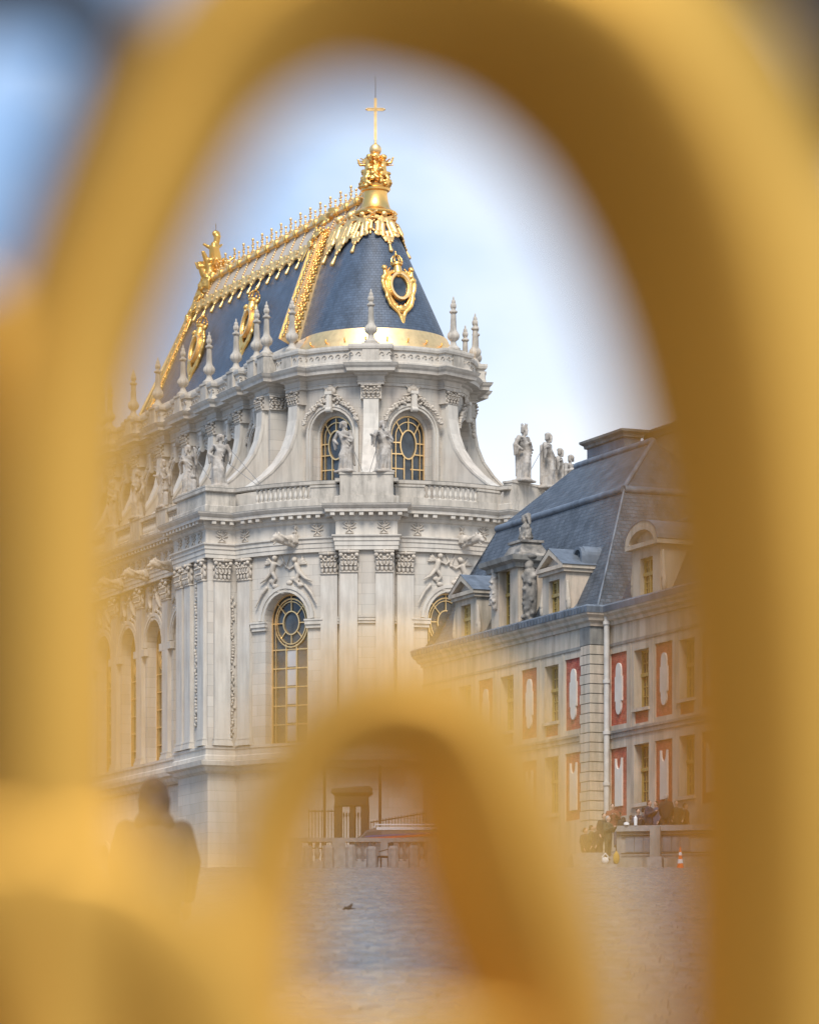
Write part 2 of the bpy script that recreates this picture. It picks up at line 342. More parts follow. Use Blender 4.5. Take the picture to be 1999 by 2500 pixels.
def figure(seed, H=3.2, arms='mixed', crown=False, child=False, m=None, voxel=0.032, lean=0.0):
    """robed standing statue; local +y is the way it faces"""
    g = random.Random(seed); k = H / 3.2; B = []
    hipx = g.choice((-1, 1)) * 0.10; sx = -hipx * 0.6
    B.append(('b', -0.5, 0.5, -0.38, 0.38, 0.0, 0.12)); B.append(ell((0, 0, 0.12), (0.5, 0.4, 0.14)))
    n = 13
    for i in range(n):                              # folds of the robe
        a = 2 * PI * i / n + g.uniform(-0.12, 0.12); rb = g.uniform(0.30, 0.42); rt = 0.22
        p0 = (rb * math.cos(a) + g.uniform(-0.05, 0.05), 0.8 * rb * math.sin(a), 0.12)
        p1 = (hipx * 0.5 + 0.28 * math.cos(a + 0.15), 0.24 * math.sin(a + 0.15), 0.95 + g.uniform(-0.1, 0.15))
        p2 = (hipx + rt * math.cos(a + 0.3), 0.18 * math.sin(a + 0.3), 1.65)
        B += [cap(p0, p1, g.uniform(0.05, 0.085), 0.075), cap(p1, p2, 0.075, 0.09)]
    B += [cap((hipx * 0.6, 0, 0.3), (hipx, 0, 1.6), 0.25, 0.24), cap((hipx + 0.12, 0.12, 0.2), (hipx + 0.1, 0.2, 1.05), 0.12, 0.16)]
    kn = (hipx * -1.2, 0.24, 1.0); B += [cap((kn[0], 0.14, 0.2), kn, 0.09, 0.15), cap(kn, (hipx, 0.05, 1.6), 0.15, 0.2)]
    ch = (sx + lean, 0.0, 2.25)
    B += [cap((hipx, 0, 1.6), (ch[0], 0, 2.05), 0.23, 0.27), ell(ch, (0.34, 0.22, 0.24))]
    sh = [(ch[0] - 0.33, 0, 2.37), (ch[0] + 0.33, 0, 2.37)]
    B += [ell(s_, 0.13) for s_ in sh]
    B += [cap((ch[0], 0.02, 2.4), (ch[0], 0.05, 2.66), 0.10, 0.09)]
    hd = (ch[0] + g.uniform(-0.05, 0.05), 0.08, 2.84); t = g.choice((-1, 1)) * 0.06
    B += [ell(hd, (0.135, 0.16, 0.19)), ell((hd[0], hd[1] - 0.04, hd[2] + 0.06), (0.165, 0.17, 0.15)), ell((hd[0] + t * 0.3, hd[1] + 0.16, hd[2] - 0.01), (0.03, 0.045, 0.05))]
    for i in range(7):
        a = PI * (0.95 + 1.1 * i / 6); B.append(cap((hd[0] + 0.14 * math.cos(a), hd[1] + 0.13 * math.sin(a), hd[2] + 0.08), (hd[0] + 0.18 * math.cos(a), hd[1] + 0.14 * math.sin(a), hd[2] - 0.2), 0.06, 0.045))
    if g.random() < 0.6:
        B += [cap((hd[0], hd[1] + 0.12, hd[2] - 0.1), (hd[0], hd[1] + 0.12, hd[2] - 0.33), 0.085, 0.05)]
    if crown:
        for i in range(6): a = 2 * PI * i / 6; B.append(cap((hd[0] + 0.12 * math.cos(a), hd[1] - 0.02 + 0.12 * math.sin(a), hd[2] + 0.14), (hd[0] + 0.16 * math.cos(a), hd[1] - 0.02 + 0.15 * math.sin(a), hd[2] + 0.30), 0.04, 0.025))
    poses = {'out': ((0.52, 0.10, 2.05), (0.78, 0.32, 2.12)), 'chest': ((0.48, 0.08, 1.95), (0.12, 0.34, 2.08)), 'down': ((0.50, 0.0, 1.95), (0.45, 0.2, 1.55)),
             'up': ((0.60, 0.10, 2.30), (0.62, 0.25, 2.75)), 'hip': ((0.58, -0.05, 1.95), (0.32, 0.16, 1.70))}
    keys = list(poses)
    pr = {'mixed': (g.choice(keys), g.choice(keys))}.get(arms, arms)
    for s_, shp, key in ((-1, sh[0], pr[0]), (1, sh[1], pr[1])):
        e_, h_ = poses[key]; e_ = (ch[0] + s_ * e_[0], e_[1], e_[2]); h_ = (ch[0] + s_ * h_[0], h_[1], h_[2])
        B += [cap(shp, e_, 0.12, 0.10), cap(e_, h_, 0.095, 0.06), ell(h_, (0.07, 0.08, 0.09))]
        d = Vector(h_) - Vector(e_)
        for q in range(4): B.append(cap(h_, (h_[0] + d.x * 0.22 + (q - 1.5) * 0.025, h_[1] + d.y * 0.22, h_[2] + d.z * 0.22 + (q - 1.5) * 0.012), 0.026, 0.02))
        B += [cap(e_, (e_[0] * 0.95, e_[1] - 0.05, e_[2] - 0.55), 0.11, 0.05), cap(((e_[0] + h_[0]) / 2, (e_[1] + h_[1]) / 2, (e_[2] + h_[2]) / 2), ((e_[0] + h_[0]) / 2, e_[1], e_[2] - 0.5), 0.08, 0.04)]
    for i in range(6):                              # cloak across the body
        f = i / 5; B.append(cap((ch[0] + 0.28 - 0.05 * i, 0.17, 2.35 - 0.11 * i), (hipx - 0.30 + 0.07 * i, 0.23, 1.75 - 0.16 * i), 0.055, 0.05))
    for i in range(5):
        B.append(cap((ch[0] - 0.3 + 0.14 * i, -0.2, 2.3), (hipx - 0.32 + 0.16 * i, -0.26, 0.5 + g.uniform(-0.2, 0.3)), 0.09, 0.07))
    if child:
        B += [cap((-0.42, 0.1, 0.2), (-0.40, 0.08, 0.85), 0.16, 0.15), ell((-0.40, 0.12, 1.12), 0.14), cap((-0.38, 0.12, 0.85), (-0.1, 0.25, 1.0), 0.07, 0.05)]
    Bs = []
    for b in B:
        if b[0] == 'e': Bs.append(('e', tuple(c * k for c in b[1]), tuple(c * k for c in b[2]), b[3]))
        elif b[0] == 'b': Bs.append(('b',) + tuple(c * k for c in b[1:]))
        else: Bs.append(('c', tuple(c * k for c in b[1]), tuple(c * k for c in b[2]), b[3] * k, b[4] * k))
    return sculpt('statue_figure', Bs, m or statue_m, voxel)

# ------------------------------------------------------------------ the ground (slopes up to the palace, then a level forecourt)
YC = 156.0
def gz(Y): return -1.39 + 0.0709 * min(Y, YC)
ZB = gz(YC)
mb = MB()
mb.add([(-1500, -400, gz(-400)), (1500, -400, gz(-400)), (1500, YC, ZB), (-1500, YC, ZB), (1500, 3000, ZB), (-1500, 3000, ZB)], [(0, 1, 2, 3), (3, 2, 4, 5)])
o = mb.build('ground', pave_far, kind='structure')
# cobbles: laid in courses across the slope, each a real stone; farther ones melt into the paving
def cobbles():
    g = random.Random(3); stones = []
    Y = 25.0
    while Y < 154.5:
        d = 0.235 * g.uniform(0.92, 1.08)
        x0, x1 = -0.062 * Y - 0.3, 0.073 * Y + 0.3
        x = x0 + g.uniform(-0.2, 0)
        skew = 0.05 * math.sin(Y * 0.7)
        while x < x1:
            wd = g.uniform(0.20, 0.36); stones.append((x, x + wd, Y + skew, Y + d + skew, g.uniform(0, 1), g.uniform(-1, 1), g.uniform(-1, 1))); x += wd
        Y += d
    return stones
def stone_geo(s):
    x0, x1, y0, y1, h, tx, ty = s; gp = 0.013; x0 += gp; x1 -= gp; y0 += gp; y1 -= gp
    H = 0.012 + 0.055 * h; i = 0.028; vs = []
    for (a, b, dz) in ((x0, y0, 0.002), (x1, y0, 0.002), (x1, y1, 0.002), (x0, y1, 0.002), (x0 + i, y0 + i, H), (x1 - i, y0 + i, H), (x1 - i, y1 - i, H), (x0 + i, y1 - i, H)):
        tilt = (tx * (a - (x0 + x1) / 2) + ty * (b - (y0 + y1) / 2)) * 0.16 if dz == H else 0
        vs.append((a, b, gz(b) + dz + tilt))
    return vs, [(4, 5, 6, 7), (0, 1, 5, 4), (1, 2, 6, 5), (2, 3, 7, 6), (3, 0, 4, 7)]
S = cobbles()
pavers = bpy.data.objects.new('cobbled_courtyard', None); col.objects.link(pavers); pavers['kind'] = 'structure'; pavers['label'] = 'cobbled courtyard rising to the palace'
vis = [s for s in S if 44 < s[2] and (-0.034 * s[2] < s[0] < -0.006 * s[2] or 0.02 * s[2] < s[0] < 0.046 * s[2])]
near = set(id(s) for s in vis[:300])
mb = MB()
for s in S:
    if id(s) in near:
        m_ = MB(); m_.add(*stone_geo(s)); m_.build('cobblestone', cobble, pavers)
    else: mb.add(*stone_geo(s))
mb.build('cobblestones', cobble, pavers, kind='stuff')
mb = MB(); mb.add([(-9, 24, gz(24) + 0.004), (12, 24, gz(24) + 0.004), (12, 155, gz(155) + 0.004), (-9, 155, gz(155) + 0.004)], [(0, 1, 2, 3)])
mb.build('joint_bed', gravel, pavers)

# ------------------------------------------------------------------ the chapel
TH = math.atan2(-0.9156, 0.402)
OX, OY = -2.075, 250.0
ZO[0] = ZB
chapel = thing('royal_chapel', 'pale stone chapel with rounded apse, blue slate roof and gilded ridge', 'chapel', (OX, OY, ZB), TH)
RL, RU = 11.1, 5.6          # radii of the lower wall and of the drum
PH = (-25.7, 25.7)
BAY = [-6.05 - 4.65 * k for k in range(6)]
def ring_path(r, a0, a1, breaks, hw, rb, n=10):
    """arc with rectangular projections at the given angles"""
    pts = []; cur = a0
    for b in breaks:
        dl = math.degrees(math.asin(hw / r)); pts += arc(r, cur, b - dl, n)
        c = (math.cos(R(b)), math.sin(R(b))); t = (-c[1], c[0])
        pts += [(c[0] * rb - t[0] * hw, c[1] * rb - t[1] * hw), (c[0] * rb + t[0] * hw, c[1] * rb + t[1] * hw)]; cur = b + dl
    return pts + arc(r, cur, a1, n)
phj = math.degrees(math.acos(3.6 / RL)); Lj = RL * math.sin(R(phj))
P_low = [(-46, -11.4), (-1.4, -11.4), (-1.4, -12.3), (3.6, -12.3)] + ring_path(RL, -phj, phj, PH, 1.6, 11.7) + [(3.6, 12.3), (-1.4, 12.3), (-1.4, 11.4), (-46, 11.4)]
pa = math.degrees(math.acos(-0.5 / RU))
def brk(L0, L1, aa, hw): return [(aa - hw, -L0), (aa - hw, -L1), (aa + hw, -L1), (aa + hw, -L0)]
P_up = [(-46, -6.1)]
for a in reversed(BAY): P_up += brk(6.1, 6.5, a, 0.7)
P_up += [(-2.6, -6.1), (-2.6, -6.7), (-0.5, -6.7)] + ring_path(RU, -pa, pa, (-77.1, -25.7, 25.7, 77.1), 0.68, 6.05, 8) + [(-0.5, 6.7), (-2.6, 6.7), (-2.6, 6.1), (-46, 6.1)]

# cornices, friezes and parapets (one moulding each)
def mold(name, path, prof, m=stone, **k):
    mb = MB(); sweep(mb, path, prof); return mb.build(name, m, chapel, **k)
mold('base_cornice', P_low, [(0, 20.6), (0.25, 20.75), (0.35, 20.95), (0.6, 21.05), (0.65, 21.3), (0, 21.45)])
mold('pedestal_course', P_low, [(0.02, 21.4), (0.28, 21.4), (0.28, 21.62), (0.2, 21.7), (0.2, 22.0), (0.26, 22.06), (0.26, 22.2), (0.02, 22.24)])
mold('architrave', P_low, [(0.02, 33.3), (0.24, 33.3), (0.24, 33.52), (0.28, 33.54), (0.28, 33.8), (0.33, 33.82), (0.33, 34.0), (0.42, 34.08), (0.42, 34.16), (0.02, 34.18)])
mold('frieze', P_low, [(0.2, 34.16), (0.2, 35.02)])
mold('cornice', P_low, [(0.2, 34.95), (0.3, 35.02), (0.36, 35.12), (0.36, 35.2), (0.42, 35.22), (0.42, 35.42), (0.8, 35.44), (0.8, 35.62), (0.86, 35.66), (0.98, 35.80), (1.0, 35.86)])
mold('cornice_top', P_low, [(1.0, 35.86), (1.0, 35.90), (0, 36.0)], stone_cap)
mold('architrave', P_up, [(0.02, 43.95), (0.1, 43.95), (0.1, 44.12), (0.16, 44.14), (0.16, 44.2)])
mold('cornice', P_up, [(0.1, 44.2), (0.14, 44.45), (0.3, 44.52), (0.34, 44.62), (0.75, 44.66), (0.78, 44.84), (0.88, 44.95), (0.95, 45.08)])
mold('cornice_top', P_up, [(0.95, 45.08), (0.95, 45.12), (0.3, 45.2)], stone_cap)
mold('parapet', P_up, [(0.58, 45.1), (0.58, 45.3), (0.5, 45.34), (0.5, 45.95), (0.62, 46.0), (0.66, 46.14), (0.66, 46.24), (-0.1, 46.26), (-0.1, 45.1)])
mold('parapet_top', P_up, [(0.66, 46.24), (0.64, 46.275), (-0.1, 46.285)], stone_w)
# dentil blocks under the main cornice, a 5-pixel rhythm: joined
def along(path, step, start=0.0, every=False):
    res = []; d = start
    for (p, q) in zip(path, path[1:]):
        l = math.hypot(q[0] - p[0], q[1] - p[1]); t = d
        while t < l:
            if every or 0.12 < t < l - 0.02 or l > 3: res.append((p[0] + (q[0] - p[0]) * t / l, p[1] + (q[1] - p[1]) * t / l, math.atan2(q[1] - p[1], q[0] - p[0])))
            t += step
        d = t - l
    return res
mb = MB()
for x, y, a in along(off(P_low, 0.55), 0.56, 0.2):
    if x < -40 or y > 9: continue
    mb.box(-0.13, 0.13, -0.2, 0.2, 35.24, 35.43, Matrix.Translation((x, y, 0)) @ Matrix.Rotation(a, 4, 'Z'))
mb.build('dentil_blocks', stone, chapel, kind='stuff')

# walls
def m_arc(r, ph): return lambda u, d, z: ((r + d) * math.cos(R(ph) + u / r), (r + d) * math.sin(R(ph) + u / r), z)
def m_fl(L0, a): return lambda u, d, z: (a + u, -(L0 + d), z)
def m_fr(L0, a): return lambda u, d, z: (a - u, L0 + d, z)
low_open = arch_out(2.85, 22.24, 29.45, 1.6)
def low_window(m, name='window', R_=1.0, dp=0.75):
    mb = MB(); o = low_open; cz = 29.35
    band2(mb, m, 0, o, -0.09, 0.0, -dp + 0.02, -dp + 0.14, True)
    band2(mb, m, 0, arch_out(2.32, 22.3, cz, 1.42), -0.045, 0.0, -dp + 0.03, -dp + 0.12)
    for rx, ry, w_ in ((1.16, 1.42, 0.07), (1.02, 1.25, 0.05), (0.56, 0.68, 0.07)):
        el = [(rx * math.cos(2 * PI * i / 32), cz + ry * math.sin(2 * PI * i / 32)) for i in range(32)]
        band2(mb, m, 0, el, -w_ / 2, w_ / 2, -dp + 0.03, -dp + 0.15, True)
    for i in range(8):
        a = PI / 4 * i; e_ = 1.42 if i in (1, 2, 3) else 1.05 if i in (5, 6, 7) else 1.36
        band2(mb, m, 0, [(0.56 * math.cos(a), cz + 0.68 * math.sin(a)), (1.02 * e_ * math.cos(a), cz + 1.2 * e_ * math.sin(a))], -0.03, 0.03, -dp + 0.03, -dp + 0.11)
    for x in (-0.37, 0.37): band2(mb, m, 0, [(x, 22.3), (x, 28.1)], -0.035, 0.035, -dp + 0.03, -dp + 0.12)
    for z in (23.4, 24.5, 25.6, 26.7, 27.8): band2(mb, m, 0, [(-1.36, z), (1.36, z)], -0.035, 0.035, -dp + 0.03, -dp + 0.13)
    w_ = mb.build(name, gold_pale, chapel)
    mb = MB(); pane_fill(mb, m, 0, o, -dp + 0.01); mb.build('glass', glass, w_)
    return w_
def stone_arch(m, o, wide, pro, name='archivolt', parent=None):
    mb = MB(); band2(mb, m, 0, o, 0.0, wide * 0.55, -0.05, pro * 0.6); band2(mb, m, 0, o, wide * 0.55, wide, -0.05, pro); band2(mb, m, 0, o, 0.02, 0.10, -0.05, pro * 0.9)
    return mb.build(name, stone, parent or chapel)
half = RL * R(51.4) / 2
for ph, u0, u1 in ((0, -half, half), (-51.4, -RL * R(phj - 51.4), half), (51.4, -half, RL * R(phj - 51.4))):
    m = m_arc(RL, ph); mb = MB(); wall_bay(mb, m, u0, u1, 21.3, 33.5, 0, low_open, 0.8, 6); mb.build('apse_wall', ashlar_arc, chapel)
    lw = low_window(m)
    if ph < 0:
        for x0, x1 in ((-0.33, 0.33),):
            for j in range(5): z0 = 22.4 + 1.1 * j; mb = MB(); mb.add([m(x0, -0.735, z0), m(x1, -0.735, z0), m(x1, -0.735, z0 + 0.95), m(x0, -0.735, z0 + 0.95)], [(0, 1, 2, 3)]); mb.build('daylit_pane', daylight_m, lw)  # light showing through the panes, painted as pale panels over opaque glass
    top = [p for p in low_open if p[1] >= 29.4]; stone_arch(m, top, 0.42, 0.16)
    for s_ in (-1, 1):
        mb = MB(); c = s_ * (1.425 + 0.42)
        mb.box(-0.5, 0.5, -0.02, 0.16, 28.9, 29.1); mb.box(-0.55, 0.55, -0.02, 0.24, 29.1, 29.38); mb.box(-0.58, 0.58, -0.02, 0.28, 29.32, 29.42)
        T = Matrix.Translation((RL * math.cos(R(ph) + c / RL), RL * math.sin(R(ph) + c / RL), 0)) @ Matrix.Rotation(R(ph) + c / RL - PI / 2, 4, 'Z')
        mb.v = [tuple(T @ Vector(p)) for p in mb.v]; mb.build('impost', stone, chapel)
# pier faces behind the pilasters, corner blocks, flanks
def slab(name, m, *b, T=None, parent=None):
    mb = MB(); mb.box(*b, T=T); return mb.build(name, m, parent or chapel)
for ph in PH:
    T = Matrix.Rotation(R(ph), 4, 'Z'); slab('pier', ashlar_arc, 10.6, 11.7, -1.6, 1.6, 21.3, 33.4, T=T)
for s_ in (-1, 1):
    y0, y1 = sorted((s_ * 9.5, s_ * 12.3)); slab('corner_block', ashlar, -1.4, 3.6, y0, y1, 9.6, 33.4)
slab('lower_wall', ashlar, -46, -1.4, 8, 11.2, 9.6, 33.4)
mb = MB(); mb.lathe([(RL - 0.05, 9.5), (RL, 9.5), (RL, 21.0), (RL - 0.05, 21.0)], 40, ang=(R(-phj - 2), R(phj + 2))); mb.build('apse_base', ashlar_arc, chapel)
for a in [BAY[0] + 2.325] + [x - 2.325 for x in BAY]:
    m = m_fl(11.2, a); mb = MB(); wall_bay(mb, m, -2.325, 2.325, 21.3, 33.5, 0, low_open, 0.9, 1)
    small = arch_out(2.2, 11.0, 16.6, 1.1); wall_bay(mb, m, -2.325, 2.325, 9.5, 21.3, 0, small, 0.9, 1); mb.build('flank_wall', ashlar, chapel)
    low_window(m)
    top = [p for p in low_open if p[1] >= 29.4]; stone_arch(m, top, 0.42, 0.16); stone_arch(m, [p for p in small if p[1] > 16], 0.35, 0.12)
    for s_ in (-1, 1): slab('impost', stone, a + s_ * 1.8 - 0.45, a + s_ * 1.8 + 0.45, -11.45, -11.15, 28.95, 29.4)
    mb = MB(); pane_fill(mb, m, 0, small, -0.85); band2(mb, m, 0, [(0, 11), (0, 17.6)], -0.04, 0.04, -0.86, -0.78); mb.build('lower_window', glass, chapel)
    slab('window_apron', carved, a - 1.3, a + 1.3, -11.42, -11.2, 21.5, 22.2)
slab('far_flank', ashlar, -46, BAY[-1] - 4.65, -11.2, -8, 9.6, 33.4)

# capitals and pilasters, shared meshes (local x along the wall, y outward)
def capital_mesh(w_, h, d):
    B = [('b', -w_ * 0.47, w_ * 0.47, 0, d, 0, h * 0.9), ('b', -w_ * 0.58, w_ * 0.58, 0, d + 0.12, h * 0.88, h), ('b', -w_ * 0.53, w_ * 0.53, 0, d + 0.05, -0.05, 0.05)]
    g = random.Random(1)
    for row, (z, n_, rr) in enumerate(((0.18, 4, 0.13), (0.45, 5, 0.13))):
        for i in range(n_):
            x = (-0.5 + (i + 0.5) / n_) * w_ * 1.02
            B += [ell((x, d + 0.05 + row * 0.03, h * z), (w_ * 0.10, 0.07, h * 0.16)), ell((x, d + 0.12 + row * 0.04, h * (z + 0.13)), (w_ * 0.085, 0.08, h * 0.05))]
    for s_ in (-1, 1):
        B += [ell((s_ * w_ * 0.46, d + 0.10, h * 0.78), (w_ * 0.13, 0.11, h * 0.10)), ell((s_ * w_ * 0.2, d + 0.08, h * 0.76), (w_ * 0.08, 0.07, h * 0.07)),
              cap((s_ * w_ * 0.1, d, h * 0.5), (s_ * w_ * 0.42, d + 0.08, h * 0.74), 0.04, 0.05), ell((s_ * w_ * 0.5, d * 0.5, h * 0.3), (0.05, 0.09, h * 0.14)), ell((s_ * w_ * 0.52, d * 0.5, h * 0.6), (0.06, 0.09, h * 0.1))]
    B += [ell((0, d + 0.14, h * 0.93), (w_ * 0.11, 0.09, h * 0.09)), ell((0, d + 0.1, h * 0.66), (w_ * 0.09, 0.07, h * 0.07))]
    return blob_mb(B).mesh('capital', carved, 'all')
cap_big = capital_mesh(1.0, 1.25, 0.24); cap_small = capital_mesh(1.05, 0.82, 0.10)
mb = MB(); hh = 32.0 - 22.24
mb.box(-0.5, 0.5, 0, 0.24, 0.45, hh); mb.box(-0.62, 0.62, 0, 0.36, 0, 0.16); mb.box(-0.58, 0.58, 0, 0.32, 0.16, 0.28); mb.box(-0.54, 0.54, 0, 0.28, 0.28, 0.36); mb.box(-0.56, 0.56, 0, 0.30, 0.36, 0.45)
pil_big = mb.mesh('pilaster', stone)
def pilaster(x, y, rz, z0=22.24, zc=32.0):
    place('pilaster', pil_big, chapel, x, y, z0, rz); place('capital', cap_big, chapel, x, y, zc, rz)
def on_ring(r, ph, t=0.0):
    c, s_ = math.cos(R(ph)), math.sin(R(ph)); return (r * c - t * s_, r * s_ + t * c, R(ph) - PI / 2)
for ph in PH:
    for t in (-1.03, 1.03): pilaster(*on_ring(11.7, ph, t))
    for t in (-2.2, 2.2):
        q = ph + math.degrees(t / RL); pilaster(*on_ring(RL, q))
for s_ in (-1, 1):
    pilaster(*on_ring(RL, s_ * 66.6)); pilaster(3.6, s_ * 11.45, -PI / 2)
for a in (2.95, 0.75, -0.62): pilaster(a, -12.3, PI)
for a in BAY: pilaster(a, -11.2, PI)
# raised panel strips between pilasters of the pier
for ph in PH:
    T = Matrix.Rotation(R(ph) - PI / 2, 4, 'Z')
    for (x0, x1, r_) in ((-0.5, 0.5, 11.7), (-1.72, -1.62, 11.3), (1.62, 1.72, 11.3)):
        mb = MB(); mb.box(x0, x1, r_ - 0.3, r_ + 0.10, 29.05, 29.2, T); mb.box(x0, x1, r_ - 0.3, r_ + 0.16, 29.2, 29.38, T); mb.box(x0, x1, r_ - 0.3, r_ + 0.20, 29.38, 29.45, T); mb.build('string_band', stone, chapel)

# gargoyles, frieze emblems, relief carvings
def gargoyle_mesh():
    B = [('b', -0.28, 0.28, 0, 0.35, -0.25, 0.25), cap((0, 0.2, 0.0), (0, 1.15, -0.12), 0.24, 0.22), cap((0, 1.1, -0.10), (0, 1.5, -0.02), 0.26, 0.2), cap((0, 1.5, -0.1), (0, 1.78, -0.22), 0.13, 0.09), cap((0, 1.45, -0.22), (0, 1.62, -0.42), 0.09, 0.06),
         ell((-0.15, 1.35, 0.2), (0.08, 0.08, 0.13)), ell((0.15, 1.35, 0.2), (0.08, 0.08, 0.13)), ell((0, 0.7, -0.3), (0.2, 0.35, 0.12)), cap((0, 0.2, -0.35), (0, 0.7, -0.3), 0.16, 0.1)]
    for s_ in (-1, 1): B += [cap((s_ * 0.2, 1.2, 0.1), (s_ * 0.32, 0.8, -0.1), 0.09, 0.05), ell((s_ * 0.12, 1.52, 0.05), 0.05), cap((0, 0.05, 0.6), (s_ * 0.28, 0.08, 0.8), 0.05, 0.03), cap((0, 0.05, 0.45), (s_ * 0.24, 0.08, 0.4), 0.05, 0.03)]
    B.append(cap((0, 0.05, 0.25), (0, 0.05, 0.85), 0.05, 0.04))
    return sculpt('gargoyle', B, carved, 0.05)
garg = gargoyle_mesh()
def emblem_mesh():
    B = [ell((0, 0.02, 0), (0.14, 0.06, 0.18)), cap((0, 0.04, 0.16), (0, 0.04, 0.34), 0.05, 0.04)]
    for s_ in (-1, 1): B += [cap((0, 0.04, -0.05), (s_ * 0.34, 0.04, 0.22), 0.05, 0.04), cap((0, 0.04, -0.1), (s_ * 0.36, 0.04, -0.02), 0.05, 0.03), ell((s_ * 0.17, 0.04, 0.25), 0.06), cap((s_ * 0.05, 0.04, -0.15), (s_ * 0.2, 0.04, -0.32), 0.04, 0.03)]
    B.append(cap((-0.22, 0.03, -0.36), (0.22, 0.03, -0.36), 0.03, 0.03))
    return blob_mb(B).mesh('emblem', carved, 'all')
emb = emblem_mesh()
for ph in PH:
    for t in (-1.0, 1.0): place('emblem', emb, chapel, *on_ring(11.9, ph, t)[:2], 34.62, on_ring(11.9, ph)[2])
    for t in (-2.9, 2.9): q = ph + math.degrees(t / RL); place('emblem', emb, chapel, *on_ring(RL + 0.2, q)[:2], 34.62, on_ring(RL, q)[2])
for q in (-51.4, 0): place('gargoyle', garg, chapel, *on_ring(RL + 0.25, q + (4 if q else 3))[:2], 34.1, on_ring(RL, q + (-24 if q else 22))[2])
for t in (-66, ): place('emblem', emb, chapel, *on_ring(RL + 0.2, t)[:2], 34.62, on_ring(RL, t)[2])
place('emblem', emb, chapel, 3.8, -11.5, 34.62, -PI / 2)
for a in (2.9, 1.8, 0.7, -0.5): place('emblem', emb, chapel, a, -12.5, 34.62, PI)
for a in [x + d for x in BAY for d in (1.7, 0.6, -0.6, -1.7)]: place('emblem', emb, chapel, a, -11.6, 34.62, PI)
for a in [BAY[0] + 2.325] + [x - 2.325 for x in BAY[:4]]: place('gargoyle', garg, chapel, a, -11.6, 33.9, PI)
def putto(x, z, sx, tilt=0.0, wing=True, y=0.06):
    """a small winged child in relief"""
    def P(a, b, c=0.0): return (x + sx * (a * math.cos(tilt) - b * math.sin(tilt)), y + c, z + a * math.sin(tilt) + b * math.cos(tilt))
    B = [cap(P(0, 0), P(0.06, 0.42), 0.15, 0.16), ell(P(0.10, 0.72, 0.06), 0.15), ell(P(0.10, 0.80, 0.0), (0.17, 0.12, 0.12)), cap(P(0.18, 0.45), P(0.50, 0.35, 0.05), 0.075, 0.05), cap(P(0.5, 0.35, 0.05), P(0.68, 0.55, 0.05), 0.05, 0.045),
         cap(P(-0.06, 0.45), P(-0.3, 0.62), 0.07, 0.05), cap(P(0.05, -0.05), P(0.32, -0.35, 0.05), 0.12, 0.085), cap(P(0.32, -0.35, 0.05), P(0.12, -0.68), 0.085, 0.05), cap(P(-0.06, -0.05), P(-0.30, -0.42, 0.03), 0.12, 0.08), cap(P(-0.30, -0.42, 0.03), P(-0.62, -0.66), 0.08, 0.045)]
    if wing: B += [cap(P(-0.1, 0.45, -0.02), P(-0.38 - 0.05 * i, 0.75 - 0.14 * i, -0.03), 0.07, 0.045) for i in range(4)]
    return B
B = putto(-0.85, 0.2, 1, -0.25) + putto(0.85, 0.35, -1, -0.15)
for i in range(9): B.append(ell((-0.9 + i * 0.22, 0.05, -0.45 + 0.35 * math.sin(i * 0.9)), (0.2, 0.09, 0.13)))
for s_ in (-1, 1): B += [cap((s_ * 1.2, 0.04, -0.5), (s_ * 1.65, 0.04, -1.0), 0.09, 0.06), cap((s_ * 1.55, 0.04, -0.9), (s_ * 1.9, 0.04, -1.5), 0.08, 0.04), cap((0, 0.05, 0.5), (s_ * 0.3, 0.05, 1.25), 0.05, 0.04)]
relief = sculpt('cherub_relief', B, carved, 0.035)
for ph in (-51.4, 0): place('cherub_relief', relief, chapel, *on_ring(RL - 0.02, ph)[:2], 31.95, on_ring(RL, ph)[2], (1.08, 1.15, 1.1))
for a in [BAY[0] + 2.325] + [x - 2.325 for x in BAY]: place('cherub_relief', relief, chapel, a, -11.2, 31.9, PI, (0.92, 1.15, 1.05))
# trophy drop carved on the narrow strip
B = []; g = random.Random(5)
for i in range(46):
    z = -0.2 * i; wv = 0.22 * (0.6 + 0.4 * math.sin(i * 0.9)) * (0.35 if 14 < i < 17 else 1)
    B.append(ell((g.uniform(-wv, wv), 0.06, z), (g.uniform(0.08, 0.17), 0.09, g.uniform(0.08, 0.16))))
drop = blob_mb(B).mesh('trophy_drop', carved, 'all'); place('trophy_drop', drop, chapel, 1.85, -12.3, 32.6, PI)
place('trophy_drop', drop, chapel, 3.6, -10.75, 31.0, -PI / 2, (0.6, 0.8, 0.9))

# terrace floor, balustrade
mb = MB(); q = [(x, y, 36.15) for x, y in off(P_low, -0.3)]; mb.add(q, [tuple(range(len(q)))]); mb.build('terrace_floor', lead_g, chapel)
PB = P_low
mold('balustrade_plinth', PB, [(0.28, 35.9), (0.28, 36.38), (0.22, 36.42), (-0.22, 36.42), (-0.22, 35.9)], stone_w)
mold('balustrade_rail', PB, [(0.16, 37.2), (0.24, 37.26), (0.24, 37.44), (-0.18, 37.46), (-0.18, 37.2)], stone_w)
mold('rail_top', PB, [(0.24, 37.44), (0.25, 37.475), (-0.18, 37.485)], stone_cap)
def die(x, y, rz, hw, d0, d1, z1=37.5, name='balustrade_pedestal', m=stone_w):
    T = Matrix.Translation((x, y, 0)) @ Matrix.Rotation(rz, 4, 'Z'); mb = MB(); mb.box(-hw, hw, d0, d1, 36.1, z1 - 0.12, T); mb.box(-hw - 0.05, hw + 0.05, d0 - 0.05, d1 + 0.05, z1 - 0.12, z1, T); mb.box(-hw - 0.06, hw + 0.06, d0 - 0.05, d1 + 0.07, 36.0, 36.45, T)
    return mb.build(name, m, chapel)
